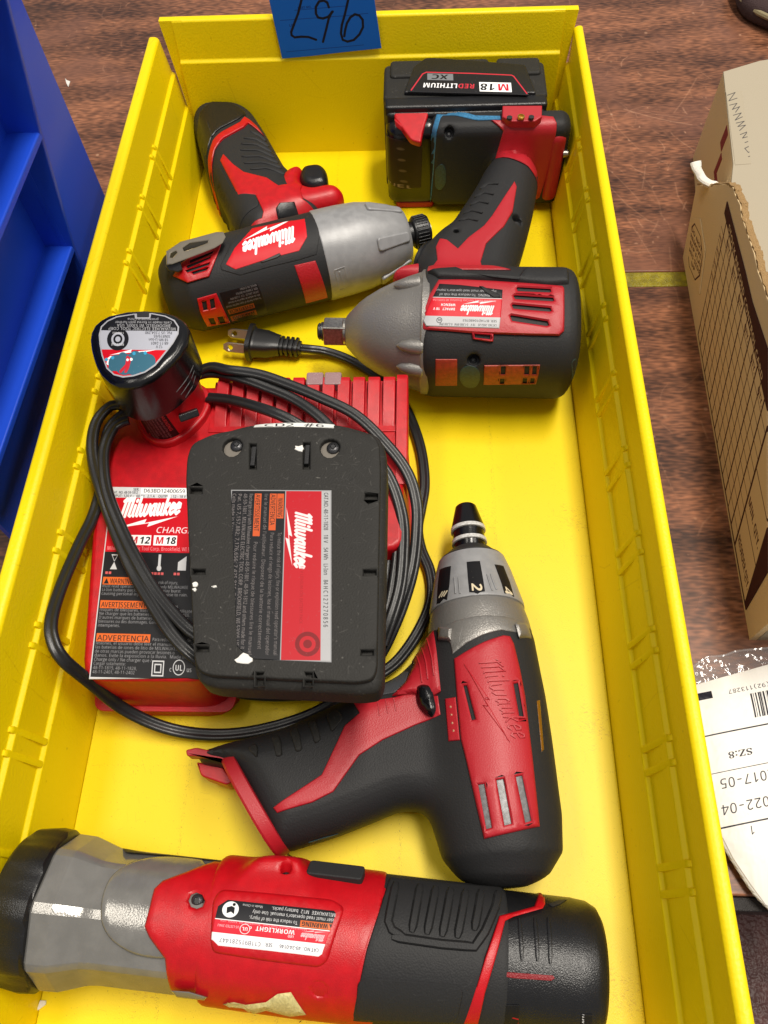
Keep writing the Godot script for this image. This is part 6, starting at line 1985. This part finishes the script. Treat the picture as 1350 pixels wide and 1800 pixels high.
	for q in [pts([46.2, 47, 422.7, 47.4, 48, 422.7, 47.5, 48, 424.1, 46.4, 47.1, 424.1]), pts([46.5, 47.1, 426.1, 47.7, 48.1, 426.1, 47.8, 48.1, 427.3, 46.7, 47.2, 427.4]), pts([46.8, 47.1, 429.5, 48, 48.1, 429.5, 48.1, 48.2, 430.8, 47, 47.2, 430.9]), pts([47.2, 47.3, 432.7, 48.4, 48.3, 432.7, 48.5, 48.3, 434, 47.4, 47.4, 434.1])]:
		sheet("charge_light", ops, q, N, 1.3, plastic(rgb(196, 150, 120), 0.3), lights, {"step": 1.5, "corner": 1.0, "depth": 0.5})
	sheet("spirit_level", ops, pts([83.7, 45.7, 419.6, 85.4, 43.7, 418.5, 85.3, 45.3, 439.7, 84, 46.7, 441.1]), N, 0.6, plastic(rgb(128, 84, 22), 0.3), b, {"step": 2.0})
	for q in [pts([-40, 38, 439.8, -37.4, 38, 442.2, -34.6, 38, 444.6, -35.1, 38, 439.7, -37.1, 38, 437.2]), pts([-30.5, 38, 434.4, -28, 38, 439.6, -26.8, 38, 443.9, -24.1, 38, 443.2, -25.4, 38, 437.1, -27.2, 38, 433.6]), pts([-22.7, 38, 431.8, -19.7, 38, 438.3, -18.4, 38, 441.9, -15.7, 38, 440.7, -17.7, 38, 434, -19.8, 38, 430.2]), pts([-15, 38, 428.1, -12, 38, 434.4, -10.8, 38, 438.4, -8.1, 38, 436.6, -10.3, 38, 429.9, -12.3, 38, 426.6]), pts([-7.5, 38, 424.2, -5.1, 38, 429.3, -3.9, 38, 433.8, 1.2, 38, 426.7, -2.9, 38, 421.8])]:
		sheet("grip_pad", ops, q, G, 0.9, M.dusty, b, {"step": 2.2, "corner": 2.0})
	# open foot of the grip, where the battery would go
	var e0: Vector3 = V(-51.8, 22, 440)
	var e1: Vector3 = V(-23.5, 22, 480.1)
	var mid := (e0 + e1) * 0.5
	var wide := (e1 - e0) * 0.5
	var outn := V(wide.z, 0, -wide.x).normalized()
	if outn.x > 0.0:
		outn = -outn
	var tall := V(0, 20.4, 0)
	put("foot_rim", loft([[mid - outn * 3.4, wide * 0.97, tall * 0.97], [mid - outn * 3.0, wide, tall], [mid + outn * 1.6, wide, tall], [mid + outn * 2.6, wide * 0.97, tall * 0.96], [mid + outn * 2.6, wide * 0.86, tall * 0.84], [mid - outn * 2.0, wide * 0.84, tall * 0.82]], 56, 2.5), M.worn_red, b, "", 30.0)
	put("latch_tab", prism(pts([-68.2, 26, 439.7, -63.6, 26, 438.6, -47.3, 26, 441.7, -45.5, 26, 446.2, -49.7, 26, 446.3, -51.3, 26, 443.8, -64.4, 26, 442.2, -67.3, 26, 442.3]), V(0, 1, 0), 8.0, 1.2, 1.0, 0.6), M.worn_red, b)
	put("latch_web", prism(pts([-66.2, 8, 442.5, -54.4, 8, 443.9, -48.7, 8, 450.9, -51.5, 8, 452.2, -63.2, 8, 448.5]), V(0, 1, 0), 14.0, 1.0, 1.2, 0.6), M.red, b)
	sheet("paint_smear", ops, pts([-29.4, 30, 475.2, -24.4, 30, 472.8, -22.4, 30, 479.1, -26.2, 30, 480.1]), G, 0.8, M.teal, b, {"step": 2.0, "depth": 3.0})
	sheet("paint_smear", ops, pts([-12.7, 26, 473.4, -6.6, 26, 471.5, -0.4, 26, 470.9, -4, 26, 473.5, -11.3, 26, 475.6]), V(0, 0.7, 0.7), 0.3, M.teal, b, {"step": 2.0})

# ---------------------------------------------------------------- work light
func build_worklight() -> void:
	var b := thing("work_light", "red and grey hand work light with black bezel, nearest the viewer", "work light", V(0, 0, 510))
	var A: Vector3 = V(-112, 29, 502.3)
	var B: Vector3 = V(106.8, 27, 520.1)
	var N: Vector3 = V(0.010, 1.000, -0.016)
	var D := (B - A).normalized()
	var f := axes_for(D)
	# scalloped bezel
	var rings := []
	for q in [[-17.0, 21.0], [-17.6, 25.0], [-16.8, 27.0], [-14.5, 28.4], [-6, 29.6], [-1, 29.2], [0, 28.4], [0.2, 26.0]]:
		var r := PackedVector3Array()
		for j in 72:
			var t := TAU * j / 72
			var k: float = q[1] + (0.5 * signf(sin(t * 9.0)) if q[0] > -15.5 and q[0] < -0.5 else 0.0)
			r.append(A + D * q[0] + (f[0] * cos(t) + f[1] * sin(t)) * k)
		rings.append(r)
	put("bezel", ring_skin(rings), M.black, b, "", 34.0)
	put("lens", lathe(A, B, [-16.6, 21.2, -16.4, 18.0, -16.2, 0.1], 40), plastic(rgb(210, 214, 218), 0.1, 0.0), b)
	var prof := [0.0, 27.8, 1.0, 28.4, 8, 28.2, 9.5, 27.8, 18, 25.2, 19.5, 24.8, 24, 24.4, 70, 24.4]
	put("grey_head", lathe(A, B, prof, 96, 8), M.grey, b, "", 12.0)
	var base := [rev(A, B, [0.0, 28.2, 8, 28.2, 20, 24.6, 26, 24.2, 84, 24.2, 100, 24.8, 150, 24.8], 0.5)]
	sheet("grey_cheek", base, pts([-77.2, 43.2, 483.5, -68.9, 39.7, 482.2, -52.4, 38, 482.9, -44.8, 54.2, 511, -59.8, 51.4, 518.9, -73.1, 51.9, 517.1, -81.2, 53.5, 512.7, -85.8, 54.6, 507, -87.2, 54, 498.1, -86.3, 50.9, 490.8, -82.6, 47.1, 486.3]), N, 0.9, M.grey, b, {"corner": 6.0, "bevel": 0.8})
	sheet("black_spine", base, pts([-89.9, 36.6, 479.2, -62.2, 30.1, 480.3, -35, 29.9, 482.5, -31, 29.8, 482.9, -44.8, 38.9, 483.9, -69.1, 39.2, 482, -85.6, 40.7, 481.3]), N, 1.2, M.rubber, b, {"depth": 3.0})
	var red := rev(A, B, [64, 26.1, 66, 26.8, 100, 27.2, 130, 26.9, 131, 26.2], 0.6)
	var ears := slab(pts([-31.5, 34, 482.9, -25.5, 34, 481.7, -12.6, 34, 482.3, -10.3, 34, 488.6, -6.4, 34, 497.9, -44.1, 34, 498.6]), 34.0, 14.0, 3.0, 6.0, 4.0)
	var shell := [red, ears]
	var skin := [rev(A, B, [48, 26.85, 130, 26.85], 0.0)]
	var cut := shell.duplicate()
	var spots := [pts([-18.1, 42.6, 485.9]), pts([-2.7, 51.2, 526.9])]
	for i in 2:
		var c := drop(shell + skin, spots[i], N)[0]
		var n := (c - (A + D * (c - A).dot(D))).normalized()
		cut.append(rev(c - n * 6.0, c + n * 8.0, [0, [2.1, 2.6][i], 14, [2.1, 2.6][i]], 0.2, 0.8, -1))
		screw(b, c - n * 4.6, n, [1.9, 2.4][i], M.dark_steel)
	put("red_shell", nets(cut, V(-52, -2, 464), V(30, 66, 552), 1.2), M.red, b)
	sheet("shell_point", base, pts([-49.1, 43.8, 484, -57.9, 50.1, 488.8, -65.3, 52.8, 492.1, -67.6, 54.5, 495.1, -67.7, 56.3, 501.8, -68.4, 56.5, 508, -66.2, 56.1, 511.4, -60, 54.1, 518.1, -59.5, 50.1, 524.5, -59.4, 46.1, 528.4, -53.9, 41.9, 531.7, -38.3, 42, 532.8, -33.6, 56.3, 508.8, -41.5, 43.2, 484.2]), N, 2.6, M.red, b, {"step": 2.6, "bevel": 1.0, "depth": 2.0, "holes": [pts([-51.2, 54.1, 496, -48.8, 54.3, 496.8, -47.3, 55, 498.8, -47.8, 55.6, 500.8, -49.8, 55.8, 501.6, -52.2, 55.8, 501, -53.6, 55.3, 499, -53.2, 54.5, 496.9])]})
	sheet("shell_base", base, pts([-10.3, 51.2, 494.7, 13.7, 41.5, 488, 23, 41.2, 488.6, 19, 51.5, 498, 10.1, 52, 526.5, 7.6, 41, 536.8, -12.2, 39.6, 536, -22.1, 54.9, 518]), N, 2.4, M.red, b, {"step": 3.0, "depth": 2.0})
	put("switch_plate", block(V(0.9, 41, 489.9), V(11, 0, 1.6), V(-0.6, 0, 4.0), V(0, 1.6, -1.2), 0.6, 1.5), M.rubber, b)
	put("switch_button", lathe(V(1, 36, 489.6), V(2, 44, 488.3), [0, 5.0, 4.0, 4.8, 5.0, 3.6, 5.2, 0.1], 24), M.rubber, b)
	var pc := drop(skin, pts([-50.5, 55.2, 498.9]), N)[0]
	screw(b, pc - N * 2.2, N, 2.5, M.dark_steel)
	sheet("label_pad", shell + skin, pts([-41.8, 53.1, 494.8, -24.6, 52.6, 495.7, 1.2, 52.3, 497.5, 5.4, 53.4, 500.1, 5, 54.4, 502.7, 0.4, 55.3, 517.5, -2.7, 54.7, 519.6, -22.1, 54.9, 518, -41.5, 55.3, 515.8, -42.8, 55.9, 512.8, -43.9, 54.7, 498.3]), N, 1.3, M.red, b, {"corner": 3.0, "bevel": 0.9, "depth": 1.0})
	var im := blank(545, 215, Color(0.93, 0.93, 0.94))
	var W := Color(0.95, 0.95, 0.95)
	rect(im, 0, 62, 545, 58, rgb(208, 26, 48))
	rect(im, 0, 124, 545, 91, rgb(34, 34, 38))
	write(im, "CAT.NO.  49-24-0146      SER.", 66, 40, 22, rgb(44, 46, 60), {"wide": 240})
	write(im, "C11B915281447", 322, 40, 26, rgb(90, 90, 100), {"font": "m", "wide": 186})
	logo(im, 46, 100, 15.5, rgb(226, 180, 184))
	write(im, "LED", 182, 84, 15, W, {"font": "b"})
	write(im, "WORKLIGHT", 180, 108, 26, W, {"font": "b", "wide": 176})
	write(im, "c", 372, 104, 20, W, {"font": "b"})
	disc(im, 402, 90, 23, W, 20)
	write(im, "UL", 388, 98, 22, W, {"font": "b"})
	write(im, "US LISTED 394U", 428, 100, 15, W, {"wide": 98})
	write(im, "Milwaukee Electric Tool Corp., Brookfield, WI  53005  USA", 128, 121, 13, rgb(250, 200, 205), {"wide": 390})
	rect(im, 10, 126, 152, 30, rgb(206, 98, 40))
	write(im, "WARNING", 38, 151, 27, INK, {"font": "b", "wide": 118})
	fill(im, [Vector2(14, 152), Vector2(34, 152), Vector2(24, 132)], INK)
	write(im, "To reduce the risk of injury,", 174, 150, 22, W, {"wide": 218})
	write(im, "user must read operator's manual. Use only", 10, 178, 22, W, {"wide": 372})
	write(im, "MILWAUKEE  M12  battery packs.", 10, 203, 22, W, {"wide": 290})
	write(im, "Made in China", 340, 202, 14, W, {"wide": 92})
	disc(im, 482, 170, 37, W)
	fill(im, [Vector2(462, 150), Vector2(478, 160), Vector2(496, 150), Vector2(500, 178), Vector2(480, 186), Vector2(464, 180)], INK)
	disc(im, 470, 194, 7, INK)
	rect(im, 0, 0, 545, 3, W)
	rect(im, 0, 59, 545, 3, W)
	rect(im, 0, 120, 545, 4, W)
	var cu := pts([2.5, 55.4, 517, -42.7, 55.8, 513.6, 3.6, 54, 501.4])
	sheet("rating_label", shell + skin, pts([-38.3, 54.5, 498.2, -19, 54.2, 499.6, 2, 54, 501.1, 2.8, 54.2, 501.9, 2.8, 54.6, 503, 0.9, 55.8, 508.6, -1.4, 55.7, 515.5, -2.8, 55.5, 516.4, -21.6, 55.7, 514.9, -39.8, 55.8, 513.7, -42.5, 56.1, 511.6, -42.6, 56.3, 509.5, -42.2, 56.2, 505, -41.7, 55.3, 500.5]), N, 1.55, print_mat(im, 0.3), b, {"uv": [cu[0], cu[1], cu[2]], "step": 3.0, "depth": 0.4})
	# black rubber sleeve with ribs, red collar, battery
	var sleeve := rev(A, B, [121, 26.4, 128, 26.9, 170, 26.6, 178, 26.0], 1.0)
	put("sleeve_core", lathe(A, B, [126, 25.8, 128, 26.2, 176, 26.0, 178, 25.2], 56), M.rubber, b)
	sheet("rubber_sleeve", [sleeve], pts([22.4, 38.8, 488.5, 36.9, 38.2, 489.5, 53.8, 37.6, 490.7, 70.9, 34.7, 491.1, 81.5, 34.9, 492, 79, 44.8, 497.2, 63.3, 50, 501.7, 57.2, 54.4, 515, 50.4, 44.8, 536.3, 36.6, 42.4, 537.1, 9, 38.8, 536.9, 11.4, 50.4, 527.2, 14.5, 54.8, 513.6, 18.3, 52.5, 502]), N, 1.3, M.rubber, b, {"step": 2.6, "depth": 3.0})
	for q in [pts([24.6, 44, 490.5, 22.1, 54.3, 504.3, 23.5, 55.1, 507.1, 28.8, 55.5, 509.9]), pts([34, 43.6, 491.1, 30.8, 55, 507.6]), pts([40.1, 43.8, 491.7, 36.3, 55, 508.1]), pts([45.9, 43.6, 492.1, 41.8, 54.9, 508.7]), pts([51.7, 43.4, 492.5, 47.3, 54.9, 509.1]), pts([57.6, 42.8, 492.6, 53.6, 53.9, 506.5]), pts([64.5, 42, 492.7, 62.3, 49.1, 498.6, 57.5, 54, 507, 53.4, 55.2, 511.9, 41.7, 55.4, 511.3, 23.6, 55.5, 509.4])]:
		put("sleeve_rib", ribbon([sleeve], q, N, 3.4, 2.6), M.rubber, b)
	sheet("lower_pad", [sleeve], pts([11.5, 53.4, 523.8, 14.7, 54.1, 522.4, 46.7, 54.2, 523.8, 49.2, 53.5, 525.8, 46.7, 46, 536.3, 10.5, 41.8, 536.6]), N, 1.9, M.rubber, b, {"corner": 3.0, "step": 3.0, "depth": 1.0})
	var bat := rev(A, B, [165, 25.2, 204, 25.0, 212, 24.4, 215, 21.0], 3.0)
	put("battery_pack", lathe(A, B, [160, 25.1, 204, 24.9, 210, 24.3, 213.4, 22.6, 215, 20, 215.4, 0.1], 64), M.black, b)
	sheet("red_collar", [sleeve, bat], pts([81.5, 34.9, 492, 83.1, 35.3, 492.3, 81.7, 44.4, 497.1, 80.3, 46.3, 498.7, 68.7, 49.8, 501.8, 65.3, 50.9, 503.3, 61.9, 54.1, 512.6, 56.8, 52.5, 526.1, 54.4, 45.3, 536.2, 49.4, 44.7, 536.3, 57.2, 54.4, 515, 63.3, 50, 501.7, 77.4, 45.8, 498]), N, 1.9, M.red, b, {"step": 2.4, "depth": 3.0})
	for q in [pts([70.9, 47.4, 502.2, 70.5, 52.3, 515.9]), pts([76.8, 46.7, 501.9, 76.1, 52.2, 516]), pts([81.9, 46.3, 501.8, 80.6, 52.2, 516.8])]:
		put("battery_rib", ribbon([bat], q, N, 1.5, 0.6), M.black, b)
	sheet("red_slot", [bat], pts([61, 52.2, 519.4, 67.4, 52.2, 519.7, 81.4, 52.1, 520.3, 81.9, 52, 521.2, 80.6, 51.9, 522, 67.3, 51.9, 521.5, 60.7, 52, 520.8]), N, 0.25, plastic(rgb(130, 20, 28), 0.5), b, {"step": 2.0})
	sheet("latch_slot", [bat], pts([83.1, 40.7, 497, 87.8, 36.6, 495.3, 91.2, 35.6, 495.2, 87.9, 39.8, 496.9, 84.5, 41.9, 498]), N, 0.3, M.hole, b, {"step": 2.0})
	var bm := blank(260, 80, rgb(24, 24, 26))
	logo(bm, 20, 56, 26, rgb(170, 22, 34))
	var bu := pts([63.3, 29.7, 541.5, 67.2, 49, 529.3, 73.8, 29.6, 542.4])
	sheet("battery_print", [bat], pts([62.6, 37.9, 539.2, 63.1, 48.5, 530, 69.1, 48.8, 529.8, 68.9, 39.5, 538.9]), N, 0.2, print_mat(bm, 0.36), b, {"uv": [bu[0], bu[1], bu[2]], "step": 3.0})
	var lm := blank(60, 130, rgb(24, 24, 26))
	write(lm, "M12", 6, 34, 30, PALE, {"font": "b", "slant": 0.2})
	lm.rotate_90(COUNTERCLOCKWISE)
	var lu := pts([90.8, 48.3, 532.1, 94.8, 48.6, 531.9, 90.9, 45.8, 535.5])
	sheet("battery_mark", [bat], pts([90.8, 48.3, 532.1, 94.8, 48.4, 532.2, 94.7, 45.9, 535.6, 90.7, 45.8, 535.5]), N, 0.2, print_mat(lm, 0.36), b, {"uv": [lu[0], lu[1], lu[2]], "step": 3.0})
	# dried glue and scuffed lower edge
	var gl := pts([-39.2, 42.2, 532.6, -34.7, 44.3, 531.7, -30.4, 43.5, 532.5, -22.4, 46, 531.3, -17.8, 49.3, 528.4, -12.9, 50.1, 527.7, -11.4, 48.3, 530, -9.5, 45.2, 532.8, -8, 41.8, 535.2, -14.4, 38.9, 536.2, -22.9, 41.4, 534.3, -29.4, 35.2, 536.2, -31.8, 41, 533.8, -35.2, 40.7, 533.8])
	sheet("glue_blob", shell + skin, gl, N, 2.2, M.glue, b, {"step": 2.2, "bevel": 1.4, "depth": 3.0, "label": "crusty pale yellow glue"})
	sheet("scuff", shell + skin, pts([-57.6, 46.4, 528.4, -50.9, 46.7, 528.6, -44.4, 45.3, 530.2, -45.8, 43.4, 531.4, -55.9, 43.3, 530.7]), N, 2.9, M.grey, b, {"step": 2.2, "depth": 1.0})

func build_crumbs() -> void:
	var c := thing("debris_chip", "tiny pale chip on the bin floor below the work light head", "chip", V(-124.4, 0, 536.6))
	put("flake", prism(pts([-125.3, 0.2, 538.7, -124.7, 0.2, 535.8, -122.2, 0.2, 535.9, -122.1, 0.2, 537.4, -124.9, 0.2, 539.5]), V(0, 1, 0), 0.8, 0.3), M.white, c)
	var k := thing("cloth_scrap", "dark woven scrap at the bin floor under the glue blob", "scrap", V(-25.6, 2, 539.3))
	put("scrap", nets([slab(pts([-33.7, 14, 539.6, -31, 14, 536.7, -22.8, 14, 535.9, -14.5, 14, 536.7, -13.4, 14, 542, -32.7, 14, 543.4]), 9.0, 9.0, 6.0, 6.0)], V(-14, -2, 526), V(34, 20, 566), 1.4), plastic(rgb(92, 80, 72), 0.95, 1.0, M.smudges, 60.0), k)
	var s := thing("paper_shred", "small white paper shred on table beside the blue rack", "paper shred", V(-251.6, -3, -94.8))
	put("shred", prism(pts([-254.9, -2.9, -101, -253.2, -2.9, -98.5, -249.9, -2.9, -96.8, -249.9, -2.9, -89.6, -252.7, -2.9, -94.7]), V(0, 1, 0), 0.5, 0.1), M.white, s)
